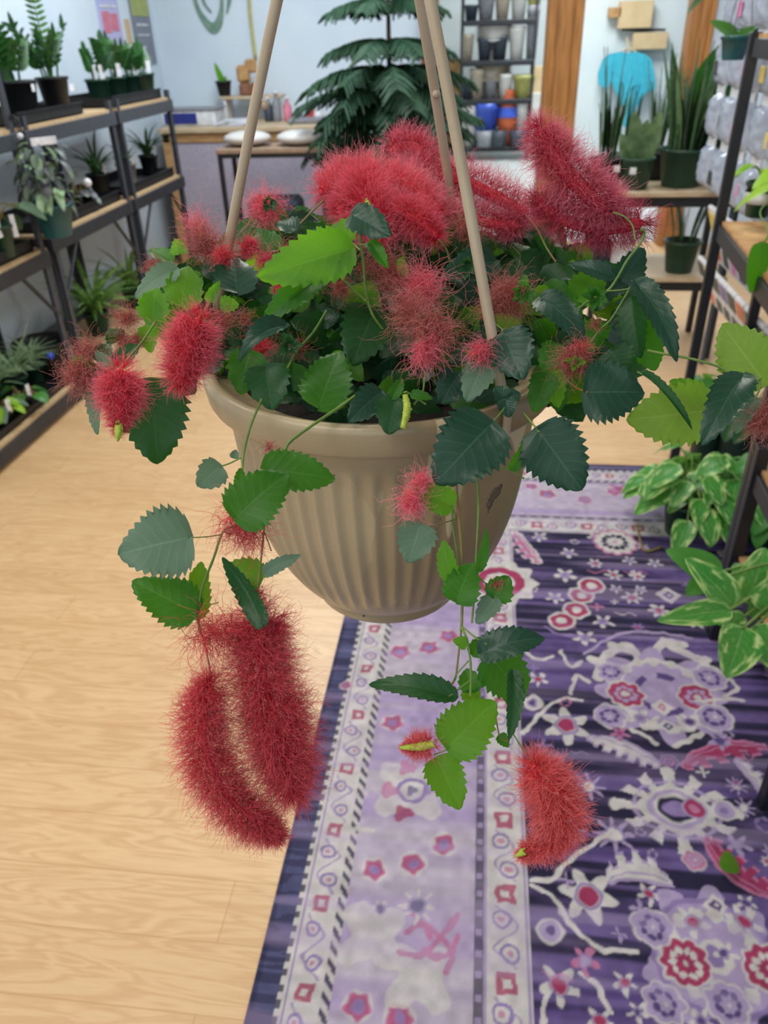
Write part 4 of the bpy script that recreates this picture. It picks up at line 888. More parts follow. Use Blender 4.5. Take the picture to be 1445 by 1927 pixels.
t = bench_pot(1194, .83, .08, .14, 'green pot with broad upright leaves and white tag on the bench', 4.10)
mb = MB()
for a, b in (((0, 0, .1), (-.05, -.02, .34)), ((.02, 0, .1), (.07, -.03, .34)), ((-.02, 0, .1), (-.09, 0, .24)), ((0, .02, .1), (.02, 0, .30))): leaf(mb, a, b, (0, -1, .3), .085, .2, .05, 12, 3, shape=.8, cord=0)
mb.build('foliage', MT['snakey'], t, local=True); tag_part(t, (-.03, -.085, .09), 0, .03, .03)
t = bench_pot(1140, .83, .085, .13, 'dark pot of slender snake plant leaves at the bench end', 4.18, potm='blackpot'); snake_foliage(13, .46, .052, .11, 63, .055, .14).build('foliage', MT['snake'], t, local=True); snake_foliage(4, .34, .045, .11, 67, .06, .2).build('pale_foliage', MT['snakey'], t, local=True); tag_part(t, (.03, -.09, .09), 0, .03, .03)
t = bench_pot(1345, .83, .09, .14, 'green pot of snake plant next to the black shelf post', 4.2); snake_foliage(20, .40, .036, .12, 64, .065, .3).build('foliage', MT['snake'], t, local=True); tag_part(t, (-.02, -.09, .12), 0, .028, .035)
t = bench_pot(1225, .83, .08, .13, 'dark pot of snake plant at the back of the bench', 4.38, potm='blackpot'); snake_foliage(16, .42, .034, .12, 65, .055, .18).build('foliage', MT['snake'], t, local=True)
t = bench_pot(1165, .83, .07, .12, 'small green pot of snake plant at the back of the bench', 4.4); snake_foliage(12, .30, .034, .12, 66, .055, .18).build('foliage', MT['snake'], t, local=True)
# one plant with a large oval leaf
t = bench_pot(1300, .83, .07, .12, 'pot with a large oval dark leaf rising above the snake plants', 4.36)
mb = MB(); leaf(mb, (0, 0, .25), (.06, -.1, .62), (-.4, -1, .3), .22, .12, .08, 14, 4, shape=.8, cord=.02); mb.tube([(0, 0, .1), (0, 0, .26)], .006, 6); mb.build('foliage', MT['l_dark'], t, local=True)
mb = MB(); leaf(mb, (.06, -.06, .52), (.12, -.08, .64), (0, -1, 0), .05, .1, .0, 8, 3); mb.build('young_leaf', MT['lime'], t, local=True)
# low shelf
x = onp(1279, 490, 1, 4.12)[0]
t = potted('snake_plant', 'single green pot with dark leaves on the lower bench board', 'potted plant', (x, 4.12, .431), .088, .155, MT['greenpot']); snake_foliage(16, .28, .03, .13, 71, .06, .3).build('foliage', MT['snake'], t, local=True)
for k, (px, m_, lb) in enumerate(((1165, 'white', 'white plastic crate on the lower bench board'), (1120, 'navy', 'dark crate at the end of the lower bench board'))):
    x = onp(px, 480, 1, 4.25)[0]; mb = MB(); mb.box((x, 4.25, .50), (.11, .2, .135), bev=.008); mb.box((x, 4.25, .572), (.12, .21, .012), bev=.003); o = mb.build('crate', MT[m_], None, False); tag(o, lb, 'crate')

# ================================================================== right-hand black shelving with bulb packets
def rshelf(p, q, levels, ztop, label, depth=.17):
    t = thing('black_shelf_unit', label, 'shelf', (p[0], p[1], 0), 'black shelf units on the right side')
    p = np.array([*p, 0.]); q = np.array([*q, 0.]); ax = (q-p); Lg = np.linalg.norm(ax); ax /= Lg; nn = np.array([-ax[1], ax[0], 0]); nn = nn*np.sign(nn[0]); ang = math.atan2(ax[1], ax[0])
    for a in (p, q):
        for b in (0, depth): c = a+nn*b; MB().box((c[0], c[1], ztop/2), (.032, .032, ztop), rz=ang, bev=.002).build('post', MT['black'], t, False)
    for z in levels:
        for b in (0, depth): c = (p+q)/2+nn*b; MB().box((c[0], c[1], z-.035), (Lg, .014, .05), rz=ang, bev=.002).build('beam', MT['black'], t, False)
        for a in (p, q): c = a+nn*depth/2; MB().box((c[0], c[1], z-.035), (.014, depth, .05), rz=ang).build('end_beam', MT['black'], t, False)
        c = (p+q)/2+nn*depth/2; MB().box((c[0], c[1], z-.006), (Lg-.03, depth-.01, .014), rz=ang).build('board', MT['dcard'], t, False)
    return t
rshelf((.79, 2.8), (.705, 1.8), (.94, 1.47), 1.475, 'black shelf unit with upright foot at the far rug corner')
rshelf((.705, 1.77), (.68, 1.2), (.30, .56), .62, 'lower black shelf unit nearer the camera at right edge')
o = MB().box((.90, 2.6, 1.40), (.2, .04, .03), bev=.008).build('strip_light', MT['lamp'], None, False); tag(o, 'glowing strip light under the top board of right shelf', 'light')
# packets hang on a wire rack behind the first post
t = thing('wire_rack', 'wire rack carrying bulb packets behind the black upright', 'rack', (1.15, 3.2, 0))
mb = MB()
for x, y in ((1.16, 2.30), (1.16, 3.95)): mb.tube([(x, y, 0), (x, y, 1.75)], .012, 8)
for z in (.66, .86, 1.06, 1.26, 1.46, 1.66): mb.tube([(1.145, 2.28, z), (1.145, 3.97, z)], .006, 6)
mb.build('rack_frame', MT['black'], t)
for z in (1.06, 1.26, 1.46, 1.66):
    for k in range(9): MB().tube([(1.147, 3.00+.11*k, z), (1.0, 3.00+.11*k, z+.02)], .003, 5).build('hook', MT['grey'], t)
cols = [mat('packet_print_orange', (206, 98, 62), .5, (226, 150, 110), 30), mat('packet_print_pink', (206, 110, 160), .5, (226, 160, 190), 30), mat('packet_print_violet', (110, 96, 150), .5, (150, 140, 180), 30), mat('packet_print_yellow', (214, 186, 84), .5, (226, 208, 130), 30), mat('packet_print_dark', (58, 54, 60), .5, (84, 96, 84), 30)]
wn = ['orange', 'pink', 'violet', 'yellow', 'dark']
def packet(y, z, x, k, h=.25, w=.115, lb='', tilt=.35):
    t = thing('bulb_packet', lb, 'packet', (x, y, z), 'bulb packets under the right shelf', rz=0)
    R = np.array(Matrix.Rotation(-tilt, 3, 'Y')); 
    MB().box((0, 0, 0), (.02, w, h), R=R, bev=.005).build('card', MT['white'], t, False, local=True)
    o_ = R @ np.array([-.011, 0, h*.24]); MB().box(o_, (.004, w*.86, h*.36), R=R, bev=.001).build('printed_photo', cols[k % 5], t, False, local=True)
    o_ = R @ np.array([-.011, 0, -h*.28]); MB().box(o_, (.004, w*.7, h*.26), R=R, bev=.001).build('printed_panel', cols[(k*2+4) % 5] if k % 2 else cols[4], t, False, local=True)
ordn = ['first', 'second', 'third', 'fourth', 'fifth', 'sixth', 'seventh', 'eighth', 'ninth', 'tenth', 'eleventh', 'twelfth']
for k in range(11): packet(2.42+.125*k, .70, 1.04, [1, 0, 0, 3, 1, 0, 3, 2, 1, 0, 3][k], .26, lb=f'{wn[[1,0,0,3,1,0,3,2,1,0,3][k]]} bulb packet in the upper hanging row, {ordn[k]} counted from the near end')
for k in range(10): packet(2.50+.125*k, .53, 1.01, [2, 4, 4, 4, 0, 4, 2, 4, 3, 4][k], .18, lb=f'white bulb packet with {wn[[2,4,4,4,0,4,2,4,3,4][k]]} panel in the lower row, {ordn[k]} from the near end')
def bag(y, z, x, h, w, seed, lb, c=None):
    r = np.random.default_rng(seed); t = thing('plastic_bag', lb, 'bag', (x, y, z), 'clear plastic bags of bulbs on the rack')
    n = 14; u, v = np.meshgrid(np.linspace(-1, 1, n), np.linspace(-1, 1, n)); th = .035*(1-u**4)*(1-v**6)+.012*r.random((n, n))*(1-u**4)*(1-v**6)
    idx = np.arange(n*n).reshape(n, n); f = np.stack([idx[:-1, :-1], idx[:-1, 1:], idx[1:, 1:], idx[1:, :-1]], -1).reshape(-1, 4)
    A = np.stack([-th, u*w/2*(1-.06*v), v*h/2], -1).reshape(-1, 3); B = np.stack([th*.6, u*w/2*(1-.06*v), v*h/2], -1).reshape(-1, 3)
    MB().add(A, f[:, ::-1]).add(B, f).build('bag_body', MT['glassy'], t, local=True)
    MB().box((-.004, 0, h/2+.012), (.006, w*.96, .035), bev=.001).build('header_card', MT['white'], t, False, local=True)
    if c is not None: MB().box((-.045, 0, -h*.1), (.006, w*.4, h*.3), bev=.002).build('printed_label', c, t, False, local=True)
sd = 0
for rk, (z, n) in enumerate(((1.56, 9), (1.36, 9), (1.16, 9), (.96, 9))):
    for k in range(n):
        sd += 1; bag(3.00+.11*k, z, 1.0+.03*(k % 2), .175, .125, sd, f'bulb bag in the {["top", "second", "third", "lowest"][rk]} row of clear bags, {ordn[k]} from the near end', cols[(k+rk) % 5] if (k+rk) % 3 == 0 else None)

# small hanging plants by the rack
p = onp(1378, 113, 1, 3.3)
t = potted('trailing_plant', 'small dark teal pot with one broad olive leaf near the right shelf top', 'potted plant', p, .05, .075, MT['tealpot'])
mb = MB(); leaf(mb, (0, 0, .07), (-.10, 0, .12), (0, -.5, 1), .10, .1, .02, 10, 3); leaf(mb, (.01, 0, .07), (.06, 0, .10), (0, -.6, 1), .05, .1, .02, 8, 3); mb.build('foliage', MT['l_mid'], t, local=True)
hk = MB()
for a in (0, 2.1, 4.2): hk.tube([(.05*math.cos(a), .05*math.sin(a), .07), (0, 0, .35)], .0015, 5)
hk.tube([(0, 0, .35), (0, 0, 2.9-p[2])], .0015, 5); hk.build('hanger', MT['blackpot'], t, local=True)
p = onp(1400, 40, 1, 3.0)
t = potted('trailing_plant', 'leafy dark plant hanging at the top right corner', 'potted plant', (p[0], 3.0, p[2]+.12), .07, .1, MT['blackpot'])
st, lv = heart_cluster(22, .11, .055, .09, 81, 1.2, .2); st.build('stems', MT['stem'], t, local=True); merge(lv).build('foliage', MT['l_dark'], t, local=True)
MB().tube([(0, 0, .1), (0, 0, 2.9-p[2]-.12)], .002, 5).build('hanger', MT['blackpot'], t, local=True)

# plants on the right shelf board
def pothos(name, label, loc, r1, h, potm, n, R_, lw, seed, m_, hang=.3, up=.5, group=None, each=True, nu=10):
    t = potted(name, label, 'potted plant', loc, r1, h, potm, group)
    st, lv = heart_cluster(n, R_, lw, h, seed, hang, up, nu=nu); st.build('stems', MT['stem'], t, local=True)
    if each:
        for x in lv: x.build('leaf', MT[m_], t, local=True)
    else: merge(lv).build('foliage', MT[m_], t, local=True)
    return t
p = onp(1420, 420, 0, .92)
t = pothos('pothos', 'green pot with white label and lime leaves on right shelf', (p[0], p[1], .942), .05, .11, MT['greenpot'], 7, .07, .045, 91, 'lime', .0, 1.2)
MB().lathe([(.0515, .045), (.0525, .045), (.0535, .08), (.0525, .08)]).build('pot_label', MT['tagw'], t, local=True)
p = onp(1450, 330, 0, .86)
t = pothos('pothos', 'lime leaved plant spilling over the right shelf edge', (p[0]+.08, p[1]-.04, .942), .05, .11, MT['greenpot'], 7, .10, .07, 95, 'lime', .3, 1.1)
p = onp(1455, 480, 0, .80)
t = pothos('pothos', 'trailing pothos with bright green leaves at the right edge', (p[0]+.09, p[1]-.05, .942), .05, .09, MT['blackpot'], 8, .12, .06, 96, 'l_bri', 1.2, .5)
# hanging leaf before the shelf
t = thing('pothos_vine', 'single broad green leaf hanging on a vine before the packets', 'vine', onp(1405, 548, 0, .72))
a, b = onp(1432, 462, 0, .72), onp(1412, 552, 0, .72); mb = MB(); leaf(mb, a, b, -CAMDIR, .062, .15, .04, 16, 4, shape=.62); mb.build('leaf', MT['l_mid'], t)
MB().tube(bez([a, onp(1446, 440, 0, .73), onp(1430, 400, 0, .76), onp(1450, 375, 0, .8)], 6), .002, 6).build('stem', MT['stem'], t)

# marbled pothos standing on the floor beside the rug
for k, (px, py, z, R_, n, sd, lb, m_) in enumerate(((1290, 985, 0, .19, 30, 101, 'marbled pothos on the floor at the far rug corner by the post foot', 'marble'), (1375, 985, 0, .2, 30, 102, 'marbled pothos on the floor between the two post feet', 'marble'), (1440, 1000, 0, .2, 24, 103, 'pothos on the floor at the right edge behind the near post', 'pothos'), (1330, 690, 0, .13, 24, 104, 'low pothos on the floor under the bulb packets', 'pothos'), (1385, 720, 0, .15, 20, 105, 'dark pothos beneath the right shelf, beside the packets', 'l_dark'))):
    if k < 3: p = onp(px, py, 2, .06); Y = p[1]
    else: p = onp(px, py, 1, 3.0 if k == 3 else 2.9)
    zz = 0.0 if k < 3 else None
    if zz is None:
        zz = 0.0; p = onp(px, py+170, 2, .05)
        hgt = .2
    pothos('pothos', lb, (p[0], p[1]+.03, .001 if p[0] > RX1 else .008), .075, .13 if k < 3 else .28, MT['greenpot'], n, R_, .075 if k < 3 else .06, sd, m_, .25, .75, nu=9)
# near marbled pothos, blades placed one by one
p = np.array([.80, 1.46, .302])
t = potted('pothos', 'near marbled pothos with cream streaked leaves on the low black shelf', 'potted plant', p, .07, .12, MT['greenpot'])
c0 = p+[0, 0, .11]; st = MB()
tag_part(t, (-.06, -.03, .14), -.5, .03, .05)
for (bx, by, tx, ty, w, D, dt, m_) in ((1352, 1088, 1253, 1034, 62, 1.52, .02, 'pothos'), (1380, 1140, 1290, 1050, 66, 1.50, .02, 'marble'), (1372, 1148, 1236, 1168, 50, 1.48, 0, 'marble'), (1398, 1182, 1366, 1276, 84, 1.46, -.03, 'marble'),
                                     (1420, 1180, 1462, 1262, 74, 1.47, -.03, 'marble'), (1405, 1130, 1440, 1030, 70, 1.55, .05, 'marble'), (1430, 1120, 1380, 1060, 64, 1.6, .05, 'pothos'), (1440, 1150, 1475, 1080, 80, 1.5, 0, 'marble'),
                                     (1340, 1080, 1290, 1120, 44, 1.6, 0, 'pothos'), (1425, 1160, 1420, 1120, 40, 1.52, 0, 'pothos'), (1400, 1160, 1350, 1175, 30, 1.5, 0, 'marble')):
    a, b = at(bx, by, D), at(tx, ty, D+dt); mb = MB(); leaf(mb, a, b, -CAMDIR+np.array([0, 0, .5]), w/F*D, .22, .08, 20, 5, shape=.64, cord=.06, wave=.02); mb.build('leaf', MT[m_], t)
    st.tube(bez([c0+(RNG.random(3)-.5)*.05, (c0+a)/2+[0, 0, .06], a], 6), .003, 6)
st.build('stems', MT['stem'], t)
# fallen leaf on the rug
mb = MB(); a = onp(1357, 1618, 2, .03); b = onp(1392, 1640, 2, .02); leaf(mb, a, b, (0, 0, 1), .05, .2, .05, 12, 3); o = mb.build('fallen_leaf', MT['l_bri'], None); tag(o, 'small green leaf lying on the rug near the red comb motif', 'leaf')
mb = MB(); mb.tube(bez([onp(1198, 988, 2, .012), onp(1212, 1035, 2, .012), onp(1245, 1030, 2, .012)], 6), .004, 5); o = mb.build('dry_stalk', MT['stemr'], None); tag(o, 'dry bent stalk lying on the rug beside the far pothos', 'stalk')

# ================================================================== THE HANGING BASKET
PC = at(716, 664, .60)                    # centre of the rim circle
ZB = -.222                                # foot of the pot below the rim
hb = thing('hanging_basket', 'beige ribbed hanging basket of fuzzy red catkins and toothed green leaves', 'hanging plant', PC+[0, 0, ZB])
def m_pot():
    m = mat('beige_basket_plastic', (186, 168, 136), .34, (176, 158, 124), 9, bump=.12, bscale=260, spec=.5)
    nt = m.node_tree; N = nt.nodes; L = nt.links; b = N['Principled BSDF']
    # water marks: irregular darker, glossier stains; fine specks of dirt
    tc = N.new('ShaderNodeTexCoord'); mp = N.new('ShaderNodeMapping'); mp.inputs['Scale'].default_value = (1, 1, .45); L.new(tc.outputs['Object'], mp.inputs[0])
    n = N.new('ShaderNodeTexNoise'); n.inputs['Scale'].default_value = 15; n.inputs['Detail'].default_value = 2.5; n.inputs['Distortion'].default_value = .6; L.new(mp.outputs[0], n.inputs[0])
    r = N.new('ShaderNodeValToRGB'); r.color_ramp.elements[0].position = .50; r.color_ramp.elements[1].position = .512; L.new(n.outputs['Fac'], r.inputs[0])
    sx = N.new('ShaderNodeSeparateXYZ'); L.new(tc.outputs['Object'], sx.inputs[0])
    g = N.new('ShaderNodeMath'); g.operation = 'MULTIPLY_ADD'; g.use_clamp = True; g.inputs[1].default_value = 12; g.inputs[2].default_value = .25; L.new(sx.outputs[0], g.inputs[0])
    ml = N.new('ShaderNodeMath'); ml.operation = 'MULTIPLY'; L.new(r.outputs[0], ml.inputs[0]); L.new(g.outputs[0], ml.inputs[1])
    old = b.inputs['Base Color'].links[0].from_socket
    mx = N.new('ShaderNodeMix'); mx.data_type = 'RGBA'; L.new(ml.outputs[0], mx.inputs['Factor']); L.new(old, mx.inputs['A']); mx.inputs['B'].default_value = lin((138, 116, 84))
    n2 = N.new('ShaderNodeTexNoise'); n2.inputs['Scale'].default_value = 130; L.new(tc.outputs['Object'], n2.inputs[0]); r2 = N.new('ShaderNodeValToRGB'); r2.color_ramp.elements[0].position = .76; r2.color_ramp.elements[1].position = .79; L.new(n2.outputs['Fac'], r2.inputs[0])
    mx2 = N.new('ShaderNodeMix'); mx2.data_type = 'RGBA'; L.new(r2.outputs[0], mx2.inputs['Factor']); L.new(mx.outputs['Result'], mx2.inputs['A']); mx2.inputs['B'].default_value = lin((84, 66, 46)); L.new(mx2.outputs['Result'], b.inputs['Base Color'])
    return m
POTM = m_pot()
zs = [-.026]+list(np.linspace(-.028, -.207, 34))
body = []
for z in zs:
    s = np.clip((-z-.025)/(.197), 0, 1)
    rr = .1235*(1-.12*s)*math.sqrt(max(0, 1-(s*.93)**3.6)) if s < 1 else .06
    body.append((max(rr, .064), z))
prof = [(.110, -.010), (.1275, -.004), (.1285, .0), (.1345, .0015), (.1375, -.001), (.138, -.005), (.1362, -.019), (.1345, -.0225), (.130, -.024), (.1255, -.0248)]
nlip = len(prof); prof += body+[(.0665, -.2085), (.0658, -.2105), (.0668, -.212), (.0655, -.219), (.061, ZB), (.001, ZB+.001)]
NR = 52
def rad(k, an, r):
    if nlip <= k < nlip+len(body):
        z = prof[k][1]; e = np.clip((-z-.036)/.014, 0, 1)*np.clip((z+.190)/.016, 0, 1)
        dg = (np.degrees(an)+180) % 360-180; e = e*np.clip(np.abs(dg+25)/8-3.2, .12, 1)
        return r-.0032*e*(abs(np.cos(an*NR/2))**1.5)-.0003
    return np.full(len(an), r)
MB().lathe(prof[::-1], PC, 528, rad=lambda k, an, r: rad(len(prof)-1-k, an, r)).build('pot', POTM, hb)
mb = MB(); n = 40; an = np.arange(n)*2*PI/n; rg = np.random.default_rng(2); v = [PC+[0, 0, -.012]]
for q, r_ in enumerate(np.linspace(.02, .128, 8)):
    for a in an: v.append(PC+[r_*math.cos(a), r_*math.sin(a), -.018+.006*rg.random()])
f3 = [[0, 1+k, 1+(k+1) % n] for k in range(n)]; f4 = [[1+q*n+k, 1+(q+1)*n+k, 1+(q+1)*n+(k+1) % n, 1+q*n+(k+1) % n] for q in range(7) for k in range(n)]
mb.add(v, f3); mb.V.append(np.zeros((0, 3))); mb.Fq.append(np.array(f4)); mb.UV.append(np.zeros((0, 2))); mb.MI.append(0); mb.build('soil', MT['soil'], hb, False)

# three plastic hanger rods meeting at a hook above the frame
APX = PC+np.array([-.0, -.002, .385]); WM = mat('hanger_plastic', (180, 162, 136), .4, (172, 152, 124), 14, bump=.1, bscale=300)
rods = (((961, 792), 1.0, (935, 512), (820, 0)), ((392, 655), 1.0, (432, 462), (526, 0)), ((900, 575), 1.0, (855, 312), (778, 0)))
for q, ang in enumerate((-47, 180, 62)):
    a = math.radians(ang); rim = PC+np.array([.1375*math.cos(a), .1375*math.sin(a), .0])
    mb = MB(); top = APX; P = [rim+[0, 0, .004], rim*.5+top*.5+np.array([math.cos(a), math.sin(a), 0])*.004, top]
    mb.tube(bez(P, 10), .0037, 10)
    d = np.array([math.cos(a), math.sin(a), 0])
    mb.tube(bez([rim+d*.001+[0, 0, .012], rim+d*.0035+[0, 0, -.004], rim+d*.002+[0, 0, -.026], rim-d*.006+[0, 0, -.03]], 5), .0028, 8)
    kx = rim*.55+top*.45; mb.ball(kx+np.array([.003, 0, 0]), .0032, 8)
    mb.build('hanger_rod', WM, hb)
mb = MB(); mb.tube([APX-[0, 0, .012], APX+[0, 0, .01]], [.007, .007], 10); mb.tube(bez([APX, APX+[0, 0, .03], APX+[.014, 0, .05], APX+[.02, 0, .035]], 6), .003, 8); mb.build('hanger_hook', WM, hb)

# ---- leaf blades: base px, tip px, width px, depth at base, tip depth offset, tone (shade painted dark, light shining through painted bright), fold, bend, (tilt right, tilt up)
LV = [
 (655,470, 486,522, 100,.505,.0,'b',.10,.03,(0,.5)), (662,448, 604,438, 66,.515,.01,'b',.2,.02,(0,.6)), (664,404, 736,444, 62,.50,-.01,'t',.12,.05,(.2,.4)), (694,458, 730,505, 30,.50,0,'m',.35,.1,(.5,.2)),
 (446,548, 438,484, 82,.53,.02,'t',.12,.06,(0,.9)), (342,574, 352,500, 72,.55,.02,'b',.1,.04,(0,.3)), (330,508, 254,560, 50,.56,0,'g',.15,.08,(-.3,.8)), (286,602, 293,541, 58,.53,.01,'b',.15,.05,(0,.1)), (300,596, 262,556, 34,.535,.02,'g',.3,.05,(-.4,.5)),
 (416,572, 450,574, 32,.52,0,'b',.1,.02,(0,.2)), (391,566, 414,528, 20,.525,.0,'b',.2,.02,(0,.2)), (592,530, 494,606, 56,.525,-.01,'m',.35,.10,(0,.8)), (534,612, 449,680, 46,.50,-.01,'t',.45,.2,(0,1.2)),
 (500,690, 512,772, 84,.50,.0,'d',.08,.04,(0,.1)), (470,664, 452,742, 74,.52,.0,'m',.08,.04,(-.3,.1)), (601,762, 640,660, 96,.485,.03,'m',.06,.03,(0,.2)), (716,738, 655,794, 62,.49,-.01,'t',.1,.03,(0,.3)), (744,752, 730,818, 68,.475,.0,'d',.1,.03,(0,.2)),
 (738,748, 758,712, 26,.475,.01,'m',.2,.05,(0,.3)), (775,742, 815,750, 22,.475,0,'m',.2,.05,(0,.6)), (704,586, 662,686, 104,.545,-.02,'d',.06,.04,(.1,.2)), (898,440, 862,486, 84,.60,-.02,'d',.06,.05,(0,.3)), (930,492, 832,520, 74,.56,-.01,'t',.06,.06,(0,.8)),
 (948,630, 984,714, 92,.485,-.01,'t',.06,.04,(0,.2)), (1020,562, 1102,644, 62,.50,-.01,'t',.1,.12,(.2,.6)), (1152,520, 1068,496, 36,.53,.01,'t',.2,.08,(0,1)), (1090,560, 1132,512, 72,.55,.01,'b',.08,.03,(0,.1)), (1172,524, 1212,466, 56,.53,.0,'t',.25,.06,(.4,.3)),
 (1200,536, 1274,682, 52,.50,-.01,'t',.2,.16,(.3,.4)), (1188,566, 1204,674, 60,.52,.0,'d',.3,.05,(-.6,.2)), (1206,604, 1232,698, 74,.53,.0,'m',.08,.03,(0,.1)), (1104,738, 1213,738, 118,.475,.0,'t',.05,.04,(0,.2)), (1014,812, 1096,922, 122,.46,.0,'t',.05,.05,(0,.2)),
 (1331,772, 1178,790, 122,.47,.01,'y',.05,.04,(0,-.3)), (1318,746, 1260,716, 44,.475,.0,'b',.1,.05,(0,.4)), (1212,706, 1304,810, 20,.46,.0,'d',.8,.10,(.9,.1)), (1396,710, 1320,838, 72,.45,-.01,'t',.10,.08,(-.2,.3)), (1438,718, 1358,610, 112,.47,.02,'y',.06,.03,(0,-.2)),
 (1420,752, 1384,816, 36,.455,.0,'g',.25,.06,(-.4,.2)), (1440,708, 1475,640, 90,.48,.02,'y',.1,.03,(0,0)), (922,800, 818,910, 136,.445,.0,'t',.05,.05,(0,.3)), (962,882, 988,820, 30,.465,0,'m',.3,.15,(.6,.2)), (849,952, 774,912, 56,.455,.0,'b',.15,.08,(0,.5)),
 (790,990, 768,1060, 76,.45,.0,'g',.08,.05,(0,-.1)), (850,1090, 834,1016, 42,.445,.0,'b',.2,.05,(-.5,0)), (860,1130, 888,1058, 72,.435,.01,'m',.05,.03,(0,.1)), (900,1072, 915,994, 24,.45,0,'m',.3,.05,(.6,0)), (930,1124, 958,1084, 56,.445,0,'m',.2,.05,(.2,.2)), (932,1126, 896,1174, 42,.445,0,'g',.15,.05,(-.2,.1)),
 (908,1228, 1026,1200, 66,.435,.0,'t',.2,.12,(0,.8)), (925,1238, 988,1318, 96,.445,.01,'m',.08,.03,(.1,.1)), (966,1268, 958,1394, 36,.43,-.01,'d',.4,.08,(.4,.1)), (846,1404, 932,1318, 104,.425,.01,'b',.08,.04,(0,.3)), (824,1430, 866,1524, 74,.43,-.01,'b',.08,.04,(0,.2)),
 (850,1310, 694,1288, 50,.43,.01,'d',.3,.12,(0,.9)), (878,1212, 852,1204, 26,.44,0,'b',.1,0,(0,.2)), (890,1232, 912,1198, 34,.44,.01,'m',.2,.03,(0,.2)), (890,1300, 876,1258, 46,.445,.01,'m',.2,.05,(0,.2)), (878,1296, 900,1322, 40,.445,0,'b',.2,0,(0,.2)), (940,1384, 958,1406, 24,.435,0,'m',.2,0,(0,.2)),
 (353,1012, 222,1044, 134,.43,-.005,'g',.06,.05,(-.1,.2)), (364,1152, 248,1094, 92,.44,0,'m',.07,.04,(0,.3)), (368,1158, 378,1056, 52,.45,.01,'b',.1,.03,(0,0)), (446,972, 542,890, 108,.42,.01,'m',.08,.05,(0,.4)), (500,884, 632,902, 86,.44,.005,'m',.1,.05,(0,.6)), (414,878, 371,916, 58,.455,0,'g',.1,.05,(-.1,0)),
 (452,912, 452,880, 24,.45,0,'m',.1,0,(0,.2)), (440,862, 444,846, 18,.46,0,'g',.3,0,(0,.2)), (490,1172, 417,1048, 44,.43,.0,'d',.45,-.16,(-.5,.2)), (492,1086, 424,1066, 62,.445,.01,'b',.1,.05,(0,-.1)), (500,1078, 566,1044, 30,.44,0,'g',.3,.1,(0,.6)),
 (284,722, 297,874, 132,.51,.01,'d',.05,.03,(0,.1)), (330,700, 366,742, 60,.52,.0,'d',.1,.03,(0,.2)), (186,720, 182,818, 40,.52,0,'g',.3,.05,(-.6,0)), (276,616, 284,664, 38,.54,0,'b',.1,0,(0,0)), (152,700, 184,688, 34,.52,0,'d',.2,.1,(0,.6)), (186,680, 206,646, 36,.52,.01,'d',.3,.1,(0,.6)), (208,690, 178,660, 24,.515,0,'g',.3,0,(-.4,.3)),
 (222,640, 204,620, 40,.55,0,'d',.2,.05,(0,.3)), (230,676, 262,648, 34,.53,0,'d',.2,.05,(0,.5)),
 (952,752, 930,728, 38,.475,0,'t',.2,.05,(0,.4)), (952,752, 980,740, 36,.475,0,'t',.2,.05,(0,.4)), (952,752, 958,786, 36,.47,0,'t',.2,.05,(0,.4)), (1030,706, 1004,776, 54,.50,0,'m',.12,.05,(0,.1)), (1040,700, 1050,768, 44,.51,0,'b',.12,.05,(0,.1)),
 (908,690, 878,756, 62,.485,-.01,'g',.1,.06,(0,.3)), (862,704, 830,760, 70,.50,0,'t',.06,.04,(0,.2)), (1150,660, 1180,708, 70,.51,0,'d',.06,.04,(0,.1)), (1050,650, 1020,700, 54,.51,0,'m',.1,.03,(0,.1)), (560,430, 520,420, 40,.56,.01,'t',.15,.05,(0,1)), (575,440, 604,425, 36,.55,.01,'d',.15,.05,(0,1)),
 (520,470, 480,430, 44,.57,.01,'m',.15,.05,(0,1)), (320,492, 280,470, 36,.60,.01,'m',.3,.05,(0,1)), (345,460, 322,478, 30,.59,0,'b',.2,.05,(0,.5)), (795,520, 760,560, 50,.55,0,'d',.15,.05,(0,.8)), (1090,640, 1150,610, 60,.54,0,'m',.1,.03,(0,.2)), (1010,468, 1045,440, 70,.62,.02,'d',.1,.05,(0,.5)), (960,440, 1010,420, 80,.64,.02,'d',.1,.05,(0,.5)),
]
TN = {'d': 'l_dark', 't': 'l_teal', 'm': 'l_mid', 'b': 'l_bri', 'g': 'l_gry', 'y': 'l_yel'}
RIGHT = RWC.T @ np.array([1, 0, 0.]); UP = RWC.T @ np.array([0, 1, 0.])
seed = 0
def hleaf(bx, by, tx, ty, w, D, dt, tone, fold, bend, tilt, mb=None):
    global seed
    seed += 1; rg = np.random.default_rng(seed)
    a, b = at(bx, by, D), at(tx, ty, D+dt); n_ = (EYE-a)/np.linalg.norm(EYE-a)+RIGHT*tilt[0]+UP*tilt[1]*.6
    own = mb is None; m = MB() if own else mb
    big = w > 45; sz = math.hypot(tx-bx, ty-by)
    te = int(np.clip(sz/10.5, 5, 11)); leaf(m, a, b, n_, w/F*D*1.03, fold+.03, bend+.02*rg.random(), te*4 if own else 12, 7 if big else 5, serr=.12 if own else .06, teeth=te, cord=.11, shape=.60+.06*rg.random(), wave=.045, twist=(rg.random()-.5)*.5)
    if own: m.build('leaf', MT[TN[tone]], hb)
for L_ in LV[:96]: hleaf(*L_)
